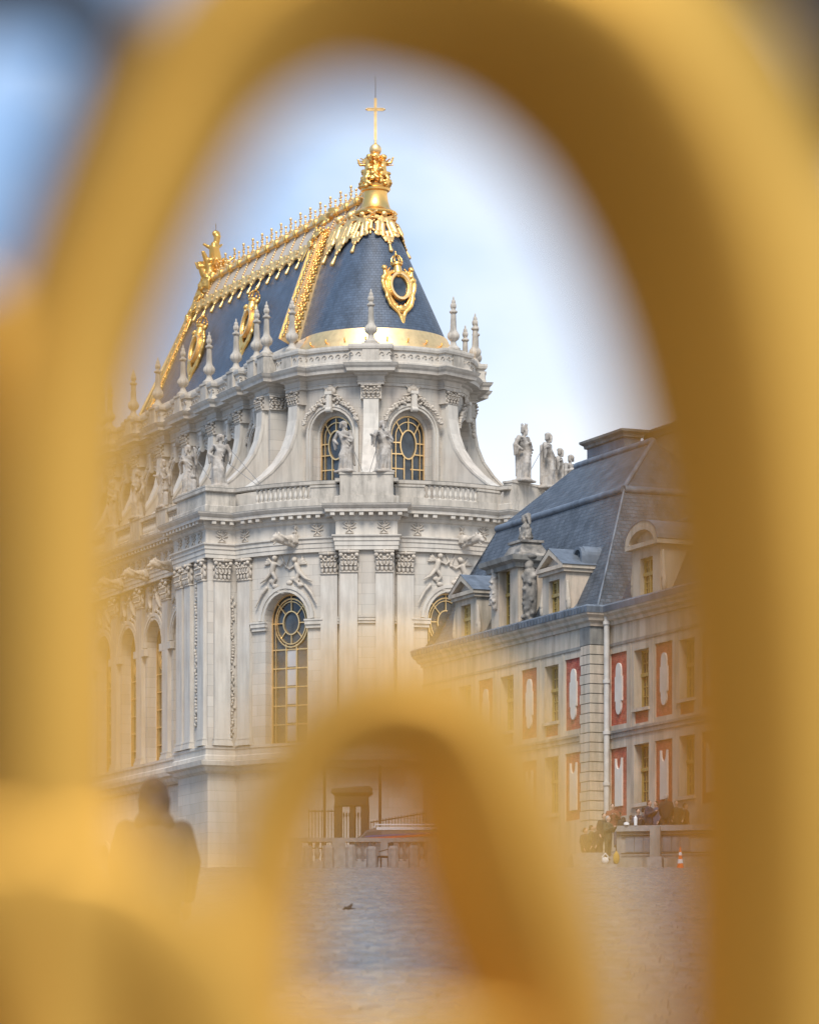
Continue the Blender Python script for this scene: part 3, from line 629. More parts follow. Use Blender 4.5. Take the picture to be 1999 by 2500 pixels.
prof = [(0.11, 0), (0.11, 0.07), (0.06, 0.10), (0.115, 0.22), (0.12, 0.32), (0.08, 0.48), (0.05, 0.60), (0.08, 0.66), (0.05, 0.70), (0.11, 0.74), (0.11, 0.8)]
bal = MB().lathe(prof, 12).mesh('baluster', stone, True)
for ph in PH:
    die(*on_ring(0, ph), 1.55, 11.35, 12.0, 37.78)
    for s_ in (-1, 1):
        q = ph + s_ * math.degrees(2.45 / RL); die(*on_ring(0, q), 0.85, RL - 0.1, RL + 0.2, 37.19, 'solid_panel')
for ph in (-51.4, 0, 51.4):
    for i in range(13):
        u = -2.0 + 4.0 * i / 12; q = ph + math.degrees(u / RL)
        if abs(q) > phj - 2: continue
        place('baluster', bal, chapel, *on_ring(RL + 0.03, q)[:2], 36.4)
die(3.4, -11.5, -PI / 2, 0.95, -0.4, 0.25, 37.6); die(1.1, -12.1, PI, 2.4, -0.3, 0.32, 37.6)
for a in BAY:
    die(a, -11.4, PI, 0.85, -0.3, 0.3, 37.6)
for a in [BAY[0] + 2.325] + [x - 2.325 for x in BAY]:
    for i in range(9): place('baluster', bal, chapel, a - 1.3 + 2.6 * i / 8, -11.42, 36.4)
for s_ in (1,): die(3.4, s_ * 11.5, -PI / 2, 0.95, -0.4, 0.25, 37.6)

# drum and clerestory
up_open = arch_out(2.8, 36.3, 41.2, 1.4); up_in = arch_out(2.46, 36.9, 41.15, 1.18)
def up_window(m, dp=0.72):
    mb = MB()
    band2(mb, m, 0, up_in, -0.08, 0.0, -dp + 0.02, -dp + 0.12, True)
    band2(mb, m, 0, arch_out(1.84, 36.9, 41.1, 0.88), -0.055, 0.0, -dp + 0.02, -dp + 0.11)
    cz = 40.6; el = [(0.57 * math.cos(2 * PI * i / 28), cz + 0.86 * math.sin(2 * PI * i / 28)) for i in range(28)]
    band2(mb, m, 0, el, -0.04, 0.04, -dp + 0.02, -dp + 0.14, True)
    for (x0, z0, x1, z1) in ((0, cz + 0.86, 0, 42.2), (0.42, 41.2, 0.86, 41.95), (-0.42, 41.2, -0.86, 41.95), (0.57, 40.7, 1.2, 40.7), (-0.57, 40.7, -1.2, 40.7), (0.44, 40.02, 1.2, 40.02), (-0.44, 40.02, -1.2, 40.02),
                            (-1.2, 39.15, 1.2, 39.15), (-1.2, 38.2, 1.2, 38.2), (0.3, 36.9, 0.3, 39.9), (-0.3, 36.9, -0.3, 39.9), (-1.2, 37.5, 1.2, 37.5)):
        band2(mb, m, 0, [(x0, z0), (x1, z1)], -0.035, 0.035, -dp + 0.02, -dp + 0.12)
    w_ = mb.build('clerestory_window', gold_pale, chapel)
    mb = MB(); pane_fill(mb, m, 0, up_in, -dp + 0.01); mb.build('glass', glass, w_)
def up_bay(m, u0, u1, mt, dt=0.45):
    mb = MB(); wall_bay(mb, m, u0, u1, 36.1, 44.2, 0, up_open, dt, 4)
    # splayed reveal between the outer and the inner opening
    for i in range(len(up_open) - 1):
        a, b, c, d = up_open[i], up_open[i + 1], up_in[i + 1], up_in[i]
        mb.add([m(a[0], -dt, a[1]), m(b[0], -dt, b[1]), m(c[0], -dt, c[1]), m(d[0], -dt, d[1])], [(0, 1, 2, 3)])
        mb.add([m(d[0], -dt, d[1]), m(c[0], -dt, c[1]), m(c[0], -0.9, c[1]), m(d[0], -0.9, d[1])], [(0, 1, 2, 3)])
    mb.build('drum_wall', mt, chapel)
    up_window(m); stone_arch(m, up_open, 0.36, 0.16)
hu = RU * R(51.4) / 2
for ph in (0, -51.4, 51.4): up_bay(m_arc(RU, ph), -hu, hu, ashlar_up)
for s_ in (-1, 1):
    a0, a1 = sorted((s_ * 77.1, s_ * (pa + 0.1))); mb = MB(); mb.lathe([(RU - 0.1, 36.1), (RU, 36.1), (RU, 44.2), (RU - 0.1, 44.2)], 10, ang=(R(a0), R(a1))); mb.build('drum_wall', ashlar_up, chapel)
    y0, y1 = sorted((s_ * 5.5, s_ * 6.7)); slab('nave_block', ashlar, -2.6, -0.5, y0, y1, 36.1, 44.3)
slab('nave_wall', ashlar, -46, -2.6, 5.3, 6.1, 36.1, 44.3)
for a in [BAY[0] + 2.325] + [x - 2.325 for x in BAY]:
    up_bay(m_fl(6.1, a), -2.325, 2.325, ashlar)
slab('nave_wall', ashlar, -46, BAY[-1] - 4.65, -6.1, -5.3, 36.1, 44.3)
# garland, keystone
B = []; g = random.Random(11)
for s_ in (-1, 1):
    for i in range(22):
        f = i / 21; a = R(82 - 62 * f); rr = 1.92; wv = 0.20 * (1 - 0.45 * f)
        for k in range(2): B.append(ell((s_ * (rr + g.uniform(-wv, wv)) * math.cos(a), 0.14, 41.2 - 42 + (rr + 0.05 + g.uniform(-wv, wv)) * math.sin(a)), (g.uniform(0.06, 0.12), 0.11, g.uniform(0.06, 0.12))))
    B += [ell((s_ * 0.26, 0.12, 1.72), (0.12, 0.1, 0.2)), cap((s_ * 0.2, 0.1, 1.5), (s_ * 0.62, 0.1, 1.4), 0.07, 0.04), cap((s_ * 0.2, 0.1, 1.8), (s_ * 0.5, 0.1, 2.0), 0.05, 0.03)]
B += [ell((0, 0.1, 1.85), (0.3, 0.12, 0.2)), ell((0, 0.1, 2.02), (0.16, 0.12, 0.1))]
garland = blob_mb(B).mesh('garland', carved, 'all')
mb = MB(); mb.box(-0.17, 0.17, 0, 0.34, 0.55, 1.55); mb.box(-0.24, 0.24, 0, 0.40, 1.5, 1.68); mb.box(-0.08, 0.08, 0.3, 0.38, 0.7, 1.5); mb.lathe([(0.02, -0.19), (0.16, -0.19), (0.16, 0.19), (0.02, 0.19)], 12, Matrix.Translation((0, 0.28, 0.58)) @ Matrix.Rotation(PI / 2, 4, 'Y'))
keyst = mb.mesh('keystone', stone)
for ph in (-51.4, 0, 51.4):
    x, y, rz = on_ring(RU, ph); place('garland', garland, chapel, x, y, 42, rz); place('keystone', keyst, chapel, x, y, 42, rz)
for a in [BAY[0] + 2.325] + [x - 2.325 for x in BAY]:
    place('garland', garland, chapel, a, -6.1, 42, PI); place('keystone', keyst, chapel, a, -6.1, 42, PI)
# scroll buttresses sweeping down to the terrace
def buttress_mesh(shift=0.0):
    cur = [(6.12, 43.1), (6.16, 42.2), (6.34, 41.3), (6.72, 40.4), (7.35, 39.55), (8.2, 38.75), (9.25, 38.0), (10.5, 37.35)]
    cur = [(r_ + shift, z) for r_, z in cur]
    mb = MB(); hw = 0.46
    def ext(poly, x0, x1):
        n = len(poly); vs = [(x0, r_, z) for r_, z in poly] + [(x1, r_, z) for r_, z in poly]
        fs = [tuple(range(n)), tuple(range(n, 2 * n))[::-1]] + [(i, (i + 1) % n, n + (i + 1) % n, n + i) for i in range(n)]; mb.add(vs, fs)
    base = 5.3 + shift
    for i in range(len(cur) - 1):                   # body in convex slices
        (r0, z0), (r1, z1) = cur[i], cur[i + 1]
        ext([(base, z0), (r0 - 0.03, z0), (r1 - 0.03, z1), (base, z1)], -hw + 0.04, hw - 0.04)
        n0 = 0.16; ext([(r0 - n0, z0), (r0 + 0.03, z0), (r1 + 0.03, z1), (r1 - n0, z1 - 0.02)], -hw, hw)
    ext([(base, 37.35), (cur[-1][0], 37.35), (cur[-1][0] + 0.1, 36.1), (base, 36.1)], -hw, hw)
    mb.v = [(x, y, z - 36.1) for x, y, z in mb.v]
    return mb.mesh('scroll_buttress', stone)
but = buttress_mesh(); but_f = buttress_mesh(-0.05)
for ph in (-77.1, -25.7, 25.7, 77.1):
    place('scroll_buttress', but, chapel, 0, 0, 36.1, R(ph) - PI / 2); place('capital', cap_small, chapel, *on_ring(6.02, ph)[:2], 43.13, R(ph) - PI / 2)
    T = Matrix.Rotation(R(ph) - PI / 2, 4, 'Z'); slab('entablature_block', stone, -0.62, 0.62, 5.4, 6.08, 43.1, 43.95, T=T)
for a in BAY + [-1.3]:
    sh = 0.5 if a < -2 else 0.95
    place('scroll_buttress', but, chapel, a, -sh, 36.1, PI); place('capital', cap_small, chapel, a, -6.02 - sh, 43.13, PI); slab('entablature_block', stone, a - 0.62, a + 0.62, -6.05 - sh, -5.4, 43.1, 43.95)
place('capital', cap_small, chapel, -0.5, -6.2, 43.13, -PI / 2)
place('scroll_buttress', but, chapel, -1.3, 0.95, 36.1, 0)
# candelabra finials and parapet pedestals
prof = [(0.42, 0), (0.42, 0.12), (0.22, 0.3), (0.15, 0.5), (0.17, 0.56), (0.3, 0.68), (0.36, 0.85), (0.34, 1.0), (0.22, 1.18), (0.19, 1.3), (0.17, 1.8), (0.155, 2.15), (0.15, 2.2), (0.24, 2.28), (0.24, 2.36), (0.12, 2.44), (0.14, 2.55)]
mb = MB().lathe(prof, 28, flute=10, fl=0.09, fz=(0.6, 1.15))
for i in range(7):
    a = 2 * PI * i / 7
    mb.add(ICO2[0], ICO2[1], Matrix.Translation((0.12 * math.cos(a), 0.12 * math.sin(a), 2.68)) @ Matrix.Diagonal((0.07, 0.07, 0.17, 1))); mb.add(ICO2[0], ICO2[1], Matrix.Translation((0.07 * math.cos(a + 0.4), 0.07 * math.sin(a + 0.4), 2.9)) @ Matrix.Diagonal((0.06, 0.06, 0.16, 1)))
mb.add(ICO2[0], ICO2[1], Matrix.Translation((0, 0, 3.08)) @ Matrix.Diagonal((0.055, 0.055, 0.2, 1)))
fin = mb.mesh('finial', stone_w, True)
def finial(x, y, rz, s_=1.0):
    T = Matrix.Translation((x, y, 0)) @ Matrix.Rotation(rz, 4, 'Z'); mb = MB(); mb.box(-0.5, 0.5, -0.45, 0.42, 45.08, 46.2, T); mb.box(-0.55, 0.55, -0.5, 0.47, 46.2, 46.34, T)
    mb.build('parapet_pedestal', stone_w, chapel); place('finial', fin, chapel, x, y, 46.34, rz, s_)
for ph in (-77.1, -25.7, 25.7, 77.1): finial(*on_ring(6.2, ph))
for a in BAY: finial(a, -6.75, PI)
finial(-0.35, -7.0, PI); finial(-1.95, -7.0, PI); finial(-0.35, 6.9, 0); finial(-1.95, 6.9, 0, 0.98); finial(BAY[-1] - 1.5, -6.75, PI); finial(BAY[-1] - 4.65, -6.75, PI)
# vitruvian wave carved on the parapet
B = []
for i in range(24):
    t = i / 23 * 4.2; B.append(ell((0.19 * (1 - t / 5.5) * math.cos(t), 0.0, 0.19 * (1 - t / 5.5) * math.sin(t)), 0.033))
wave = blob_mb(B[::1]).mesh('wave_scroll', carved, 'all')
wj = MB()
def addw(x, y, rz, z=45.66):
    T = Matrix.Translation((x, y, z)) @ Matrix.Rotation(rz, 4, 'Z')
    for t in range(12):
        a0, a1 = t / 12 * 5.0, (t + 1) / 12 * 5.0; r0, r1 = 0.2 * (1 - a0 / 7), 0.2 * (1 - a1 / 7)
        wj.add([(r0 * math.cos(a0), 0, r0 * math.sin(a0)), (r1 * math.cos(a1), 0, r1 * math.sin(a1)), (0.72 * r1 * math.cos(a1), 0, 0.72 * r1 * math.sin(a1)), (0.72 * r0 * math.cos(a0), 0, 0.72 * r0 * math.sin(a0)),
                (r0 * math.cos(a0), 0.05, r0 * math.sin(a0)), (r1 * math.cos(a1), 0.05, r1 * math.sin(a1)), (0.72 * r1 * math.cos(a1), 0.05, 0.72 * r1 * math.sin(a1)), (0.72 * r0 * math.cos(a0), 0.05, 0.72 * r0 * math.sin(a0))],
               [(4, 5, 6, 7), (0, 1, 5, 4), (2, 3, 7, 6)], T)
for x, y, a in along(off(P_up, 0.51), 0.46, 0.1, True):
    if x < -30 or y > 5: continue
    addw(x, y, a + PI)
wj.build('wave_scrolls', carved, chapel, kind='stuff')

# ------------------------------------------------------------------ chapel roof and its gilding
Z0, Z1 = 47.55, 56.2        # slate from the gold skirt to the ridge band
R0, R1 = 4.35, 0.42
def rr(z): 
    t = (z - Z0) / (Z1 - Z0); return R0 + (R1 - R0) * t + 0.04 * math.sin(PI * min(max(t, 0), 1))
AE = -28.3
n = 14; zs = [Z0 + (Z1 - Z0) * i / n for i in range(n + 1)]
mb = MB(); mb.lathe([(rr(z), z) for z in zs], 64, ang=(-PI / 2, PI / 2)); mb.build('apse_roof', slate_c, chapel, smooth=True)
mb = MB()
for s_ in (-1, 1):
    for i in range(n):
        z, z2 = zs[i], zs[i + 1]; e0 = AE - 1.4 * (1 - i / n); e1 = AE - 1.4 * (1 - (i + 1) / n)
        mb.add([(0, s_ * rr(z), z), (e0, s_ * rr(z), z), (e1, s_ * rr(z2), z2), (0, s_ * rr(z2), z2)], [(0, 1, 2, 3)])
for i in range(n):
    z, z2 = zs[i], zs[i + 1]; e0 = AE - 1.4 * (1 - i / n); e1 = AE - 1.4 * (1 - (i + 1) / n)
    mb.add([(e0, -rr(z), z), (e0, rr(z), z), (e1, rr(z2), z2), (e1, -rr(z2), z2)], [(0, 1, 2, 3)])
nave_roof = mb.build('nave_roof', slate, chapel)
# gold skirt round the apse, pale gutter band along the nave
mb = MB(); mb.lathe([(rr(Z0) - 0.1, Z0 + 0.12), (rr(Z0) + 0.06, Z0 + 0.10), (R0 + 0.14, Z0 - 0.1), (R0 + 0.55, 46.75), (R0 + 0.62, 46.5), (R0 + 1.3, 46.1)], 64, ang=(-PI / 2 - 0.35, PI / 2 + 0.35)); mb.build('gilded_skirt', gold_pale, chapel, smooth=True)
mb = MB()
for s_ in (-1, 1):
    P = [(0.0, Z0 + 0.1), (0.12, Z0 - 0.05), (0.5, 46.6), (1.6, 46.2)]
    for (o0, z0), (o1, z1) in zip(P, P[1:]): mb.add([(-0.3, s_ * (R0 + 0.02 + o0), z0), (AE - 1.5, s_ * (R0 + 0.02 + o0), z0), (AE - 1.5, s_ * (R0 + 0.02 + o1), z1), (-0.3, s_ * (R0 + 0.02 + o1), z1)], [(0, 1, 2, 3)])
mb.build('gutter_band', lead, chapel)
mb = MB(); mb.add([(1, -6, 45.9), (-46, -6, 45.9), (-46, 6, 45.9), (1, 6, 45.9)], [(0, 1, 2, 3)]); mb.lathe([(0.1, 45.9), (6.0, 45.95)], 40); mb.build('roof_gutter', lead_g, chapel)
# little brackets on the skirt
brm = blob_mb([cap((0, 0, 0), (0, 0.12, 0.12), 0.04, 0.05), ell((0, 0.1, 0.18), 0.06)]).mesh('skirt_hook', gold, 'all')
for i in range(11):
    x, y, rz = on_ring(R0 + 0.55, -75 + 15 * i); place('skirt_hook', brm, chapel, x, y, 46.78, rz)

SLA = math.atan2(R0 - R1, Z1 - Z0)          # lean of the slope
def slope_M(a, z, side=-1, lift=0.0, s_=(1, 1, 1), rot=0.0):
    """frame on the nave slope: x along the ridge, y out of the roof, z up the slope"""
    up = Vector((0, -side * math.sin(SLA), math.cos(SLA))); nrm = Vector((0, side * math.cos(SLA), math.sin(SLA))); xx = nrm.cross(up)
    Rm = Matrix((xx, nrm, up)).transposed().to_4x4()
    p = Vector((a, side * rr(z), z - ZO[0])) + nrm * lift
    return Matrix.Translation(p) @ Rm @ Matrix.Rotation(rot, 4, 'Y') @ Matrix.Diagonal((*s_, 1))
def cone_M(ph, z, lift=0.0, s_=(1, 1, 1), rot=0.0, lean=1.0):
    c, sn = math.cos(R(ph)), math.sin(R(ph)); A = SLA * lean
    up = Vector((-c * math.sin(A), -sn * math.sin(A), math.cos(A))); nrm = Vector((c * math.cos(A), sn * math.cos(A), math.sin(A))); xx = nrm.cross(up)
    Rm = Matrix((xx, nrm, up)).transposed().to_4x4()
    return Matrix.Translation(Vector((rr(z) * c, rr(z) * sn, z - ZO[0])) + nrm * lift) @ Rm @ Matrix.Rotation(rot, 4, 'Y') @ Matrix.Diagonal((*s_, 1))
# ridge band, rail, gold line
RA, RB = -1.0, AE - 0.1
mb = MB()
for side in (-1, 1):
    for (z, z2, lf) in ((55.05, 56.35, 0.05),):
        for a0, a1 in ((RA, RB),):
            vs = [slope_M(a, zz, side, lf) @ Vector((0, 0, 0)) for a, zz in ((a0, z), (a1, z), (a1, z2), (a0, z2))]; vs = [(v.x, v.y, v.z + ZO[0]) for v in vs]; mb.add(vs, [(0, 1, 2, 3)])
mb.box(RB, RA, -0.46, 0.46, 56.2, 56.5); mb.build('ridge_band', lead, chapel)
mb = MB()
mb.tube([(RA, -0.5, 56.45), (RB, -0.5, 56.45)], 0.15, 10); mb.tube([(RA, 0.5, 56.45), (RB, 0.5, 56.45)], 0.15, 10); mb.box(RB, RA, -0.4, 0.4, 56.42, 56.78)
mb.build('ridge_rail', gold_pale, chapel, smooth=True)
mb = MB()
v = slope_M(RA, 55.05, -1, 0.1) @ Vector((0, 0, 0)); mb.tube([(RA, v.y, 55.05), (RB, v.y, 55.05)], 0.07, 8); mb.build('gilded_fillet', gold, chapel)
clasp = blob_mb([ell((0, 0, 0), (0.2, 0.24, 0.24)), ell((-0.16, 0, 0), (0.07, 0.27, 0.27)), ell((0.16, 0, 0), (0.07, 0.27, 0.27)), ell((0, -0.15, 0.1), (0.12, 0.1, 0.15))]).mesh('rail_clasp', gold, 'all')
dropm = blob_mb([ell((0, 0.03, -0.12 - 0.17 * i), (0.085, 0.07, 0.07)) for i in range(6)] + [ell((0, 0.04, 0.0), (0.12, 0.08, 0.08))]).mesh('bell_drop', gold_pale, 'all')
# lambrequin unit with scrolls, shell and a long tassel
B = [ell((0, 0.06, -0.18), (0.30, 0.10, 0.20)), ell((0, 0.12, -0.10), (0.14, 0.10, 0.13)), cap((-0.5, 0.05, -0.05), (-0.2, 0.08, -0.42), 0.10, 0.09), cap((0.5, 0.05, -0.05), (0.2, 0.08, -0.42), 0.10, 0.09), ell((-0.62, 0.06, -0.25), (0.14, 0.08, 0.22)), ell((0.62, 0.06, -0.25), (0.14, 0.08, 0.22)),
     ell((-0.33, 0.07, -0.62), (0.15, 0.09, 0.16)), ell((0.33, 0.07, -0.62), (0.15, 0.09, 0.16)), cap((0, 0.06, -0.4), (0, 0.06, -0.85), 0.11, 0.05), ell((0, 0.08, -0.98), (0.10, 0.09, 0.08)), cap((0, 0.07, -1.08), (0, 0.08, -1.5), 0.055, 0.105), cap((-0.62, 0.05, -0.4), (-0.62, 0.05, -0.72), 0.06, 0.035), cap((0.62, 0.05, -0.4), (0.62, 0.05, -0.72), 0.06, 0.035),
     cap((-0.33, 0.05, -0.7), (-0.2, 0.05, -0.95), 0.07, 0.03), cap((0.33, 0.05, -0.7), (0.2, 0.05, -0.95), 0.07, 0.03)]
g = random.Random(77)
B += [ell((g.uniform(-0.8, 0.8), g.uniform(0.04, 0.12), g.uniform(-0.62, 0.02)), (g.uniform(0.07, 0.15), 0.09, g.uniform(0.07, 0.16))) for i in range(26)]
fringe = sculpt('fringe_tassel', B, gold_mid, 0.035)
# crest finials
def crest(big):
    k = 1.0 if big else 0.62
    B = [cap((0, 0, 0), (0, 0, 0.35 * k), 0.07, 0.04), ell((0, 0, 0.45 * k), 0.10 * (1 if big else 0.9)), cap((0, 0, 0.5 * k), (0, 0, 0.85 * k), 0.035, 0.035), ell((0, 0, 0.95 * k), (0.10, 0.10, 0.12 if big else 0.10))]
    if big: B += [cap((0, 0, 0.55), (0.22, 0, 0.62), 0.04, 0.05), cap((0, 0, 0.55), (-0.22, 0, 0.62), 0.04, 0.05), cap((0, 0, 0.7), (0, 0, 1.0), 0.06, 0.04), cap((-0.25, 0, 0.1), (-0.05, 0, 0.3), 0.06, 0.05), cap((0.25, 0, 0.1), (0.05, 0, 0.3), 0.06, 0.05)]
    else: B += [cap((-0.2, 0, 0.05), (-0.05, 0, 0.2), 0.05, 0.04), cap((0.2, 0, 0.05), (0.05, 0, 0.2), 0.05, 0.04)]
    return blob_mb(B).mesh('crest_finial', gold_pale, 'all')
cb, cs_ = crest(True), crest(False)
cscroll = blob_mb([ell((-0.2, 0, 0.1), (0.16, 0.1, 0.12)), ell((0.2, 0, 0.1), (0.16, 0.1, 0.12)), ell((0, 0, 0.2), (0.1, 0.09, 0.14)), cap((-0.38, 0, 0.02), (-0.1, 0, 0.24), 0.06, 0.05), cap((0.38, 0, 0.02), (0.1, 0, 0.24), 0.06, 0.05)]).mesh('crest_scroll', gold_pale, 'all')
k = 0; a = RA - 0.9
while a > RB + 0.5:
    me = cb if k % 2 == 0 else cs_; place('crest_finial', me, chapel, a, -0.12, 56.92, 0, 0.95); place('crest_scroll', cscroll, chapel, a + 0.4, -0.12, 56.75)
    if k % 2 == 0:
        place('rail_clasp', clasp, chapel, a + 0.4, -0.5, 56.45)
        link('bell_drop', dropm, chapel, slope_M(a + 0.2, 56.15, -1, 0.06))
        if not (-7.0 < a < -4.6): link('fringe_tassel', fringe, chapel, slope_M(a + 0.2, 54.95, -1, 0.08, (1.15, 1.2, 1.1)))
    a -= 0.825; k += 1
# gilded ribs on the slope: two borders and a garlanded field
rosette = blob_mb([ell((0, 0.03, 0), (0.16, 0.07, 0.16))] + [ell((0.17 * math.cos(i * PI / 3), 0.03, 0.17 * math.sin(i * PI / 3)), (0.09, 0.05, 0.09)) for i in range(6)] + [ell((0, 0.04, 0.42), (0.08, 0.06, 0.14)), ell((0.1, 0.03, 0.3), 0.06), ell((-0.1, 0.03, 0.3), 0.06)]).mesh('rib_rosette', gold, 'all')
def rib(ab, at_, wid=1.35, h0=0.95, h1=0.6):
    """raised gilded rib from eaves to ridge: a patterned strip on top and an ornamented cheek towards the apse"""
    mb = MB(); nn = 14; ZT = 55.2
    def frame(f):
        z = Z0 + 0.02 + (ZT - Z0) * f; return ab + (at_ - ab) * f, z, h0 + (h1 - h0) * f
    def pt(f, x, h): a_, z, _ = frame(f); v = slope_M(a_, z) @ Vector((x, h, 0)); return (v.x, v.y, v.z + ZO[0])
    for i in range(nn):
        f, g_ = i / nn, (i + 1) / nn; H0, H1 = frame(f)[2], frame(g_)[2]
        for (x0, x1, d) in ((0, 0.16, 0.0), (0.16, wid - 0.16, -0.09), (wid - 0.16, wid, 0.0)):
            q = [pt(f, x0, -0.15), pt(f, x1, -0.15), pt(f, x1, H0 + d), pt(f, x0, H0 + d), pt(g_, x0, -0.15), pt(g_, x1, -0.15), pt(g_, x1, H1 + d), pt(g_, x0, H1 + d)]
            mb.add(q, [(0, 3, 2, 1), (4, 5, 6, 7), (0, 1, 5, 4), (1, 2, 6, 5), (2, 3, 7, 6), (3, 0, 4, 7)])
    r_ = mb.build('gilded_rib', gold_pale, chapel)
    for i in range(12):
        f = 0.03 + 0.92 * i / 11; a_, z, H = frame(f)
        link('rib_rosette', rosette, r_, slope_M(a_ - wid / 2, z, -1, H - 0.07, (1.3, 1, 1.05)))
        M = slope_M(a_, z, -1, H * 0.52) @ Matrix.Rotation(PI / 2, 4, 'Z'); link('rib_rosette', rosette, r_, M @ Matrix.Diagonal((1.5 * H, 1, 1.1, 1)))
rib(-1.6, -4.9); rib(AE + 0.9, AE + 0.7, 0.8, 0.3, 0.25)
# hip roll on the far end
mb = MB(); mb.tube([(AE - 1.5, -R0 - 0.05, Z0), (AE - 0.7, -rr(52), 52), (AE, -R1 - 0.05, Z1)], 0.14, 8); mb.build('hip_roll', gold_pale, chapel)
# drapery and trophy where the rib meets the ridge
g = random.Random(21)
def clump(n_, wx, hz, dy=0.25, r0=0.1, r1=0.2, taper=0.5):
    B = []
    for i in range(n_):
        f = i / n_; wv = wx * (1 - taper * f); B.append(ell((g.uniform(-wv, wv), g.uniform(0.03, dy), -hz * f), (g.uniform(r0, r1), g.uniform(0.06, 0.14), g.uniform(r0, r1))))
    return B
kn = sculpt('gilded_trophy', clump(34, 0.75, 2.0) + [cap((-0.5, 0.1, -1.6), (-0.6, 0.1, -2.4), 0.09, 0.05), cap((0.5, 0.1, -1.6), (0.6, 0.1, -2.4), 0.09, 0.05), ell((0, 0.2, 0.1), (0.45, 0.2, 0.3))], gold, 0.04)
link('gilded_trophy', kn, chapel, slope_M(-5.5, 55.7, -1, 0.5, (1.25, 1, 1.1))); link('gilded_trophy', kn, chapel, slope_M(AE + 0.6, 55.4, -1, 0.08, (1, 1, 1.2)))
mb = MB(); mb.lathe([(0.1, 55.9), (0.5, 56.0), (0.72, 56.3), (0.78, 56.6), (0.6, 56.75), (0.62, 56.95), (0.3, 57.0)], 20, Matrix.Translation((-6.0, 0, 0))); mb.build('ridge_knot', gold, chapel, smooth=True)
# angel heads with drapery round the top of the apse roof
B = [ell((0, 0.22, 0.10), (0.20, 0.20, 0.24)), ell((0, 0.16, 0.22), (0.27, 0.18, 0.2)), ell((0, 0.4, 0.06), (0.04, 0.05, 0.05))]
for i in range(7):
    a = R(200 + 23.5 * i); B.append(cap((0.12 * math.cos(a), 0.12, 0.12 * math.sin(a)), (0.3 * math.cos(a), 0.12, -0.1 + 0.3 * math.sin(a)), 0.07, 0.06))
for s_ in (-1, 1):
    for i in range(5): B.append(cap((s_ * 0.12, 0.10, -0.18), (s_ * (0.88 - 0.14 * i), 0.08, 0.28 - 0.42 * i), 0.10, 0.07))
    B += [cap((s_ * 0.42, 0.08, -0.5), (s_ * 0.56, 0.08, -1.15), 0.16, 0.15), ell((s_ * 0.6, 0.06, -1.3), (0.2, 0.08, 0.2)), cap((s_ * 0.15, 0.08, -0.6), (s_ * 0.3, 0.08, -1.5), 0.13, 0.12)]
B += [ell((0, 0.08, -1.65), (0.36, 0.10, 0.22)), cap((0, 0.08, -1.2), (0, 0.08, -1.9), 0.12, 0.07), ell((0, 0.1, -2.0), (0.14, 0.1, 0.10)), cap((0, 0.08, -2.1), (0, 0.08, -2.55), 0.06, 0.13), ell((-0.2, 0.08, -1.85), 0.08), ell((0.2, 0.08, -1.85), 0.08)]
angel = sculpt('angel_drapery', B, gold_mid, 0.032)
B = [ell((0, 0.1, 0.0), (0.2, 0.12, 0.14)), ell((-0.12, 0.1, -0.12), 0.1), ell((0.12, 0.1, -0.12), 0.1), cap((0, 0.08, -0.2), (0, 0.08, -0.6), 0.09, 0.13), ell((-0.18, 0.06, -0.72), 0.07), ell((0.18, 0.06, -0.72), 0.07), ell((0, 0.06, -0.85), (0.07, 0.07, 0.12)), cap((-0.3, 0.06, 0.1), (-0.1, 0.1, 0.0), 0.06, 0.08), cap((0.3, 0.06, 0.1), (0.1, 0.1, 0.0), 0.06, 0.08)]
pend = sculpt('lily_pendant', B, gold_mid, 0.032)
for ph in (-70, 0, 70): link('angel_drapery', angel, chapel, cone_M(ph + 4, 55.05, 0.02, (1.1, 1.0, 0.98)))
for ph in (-35, 37): link('lily_pendant', pend, chapel, cone_M(ph, 54.9, 0.02, (1.2, 1, 1.2)))
link('angel_drapery', angel, chapel, slope_M(-1.1, 55.2, -1, 0.1, (1.25, 1.2, 1.25))); link('angel_drapery', angel, chapel, slope_M(-3.0, 55.3, -1, 0.12, (1.15, 1.2, 1.1)))

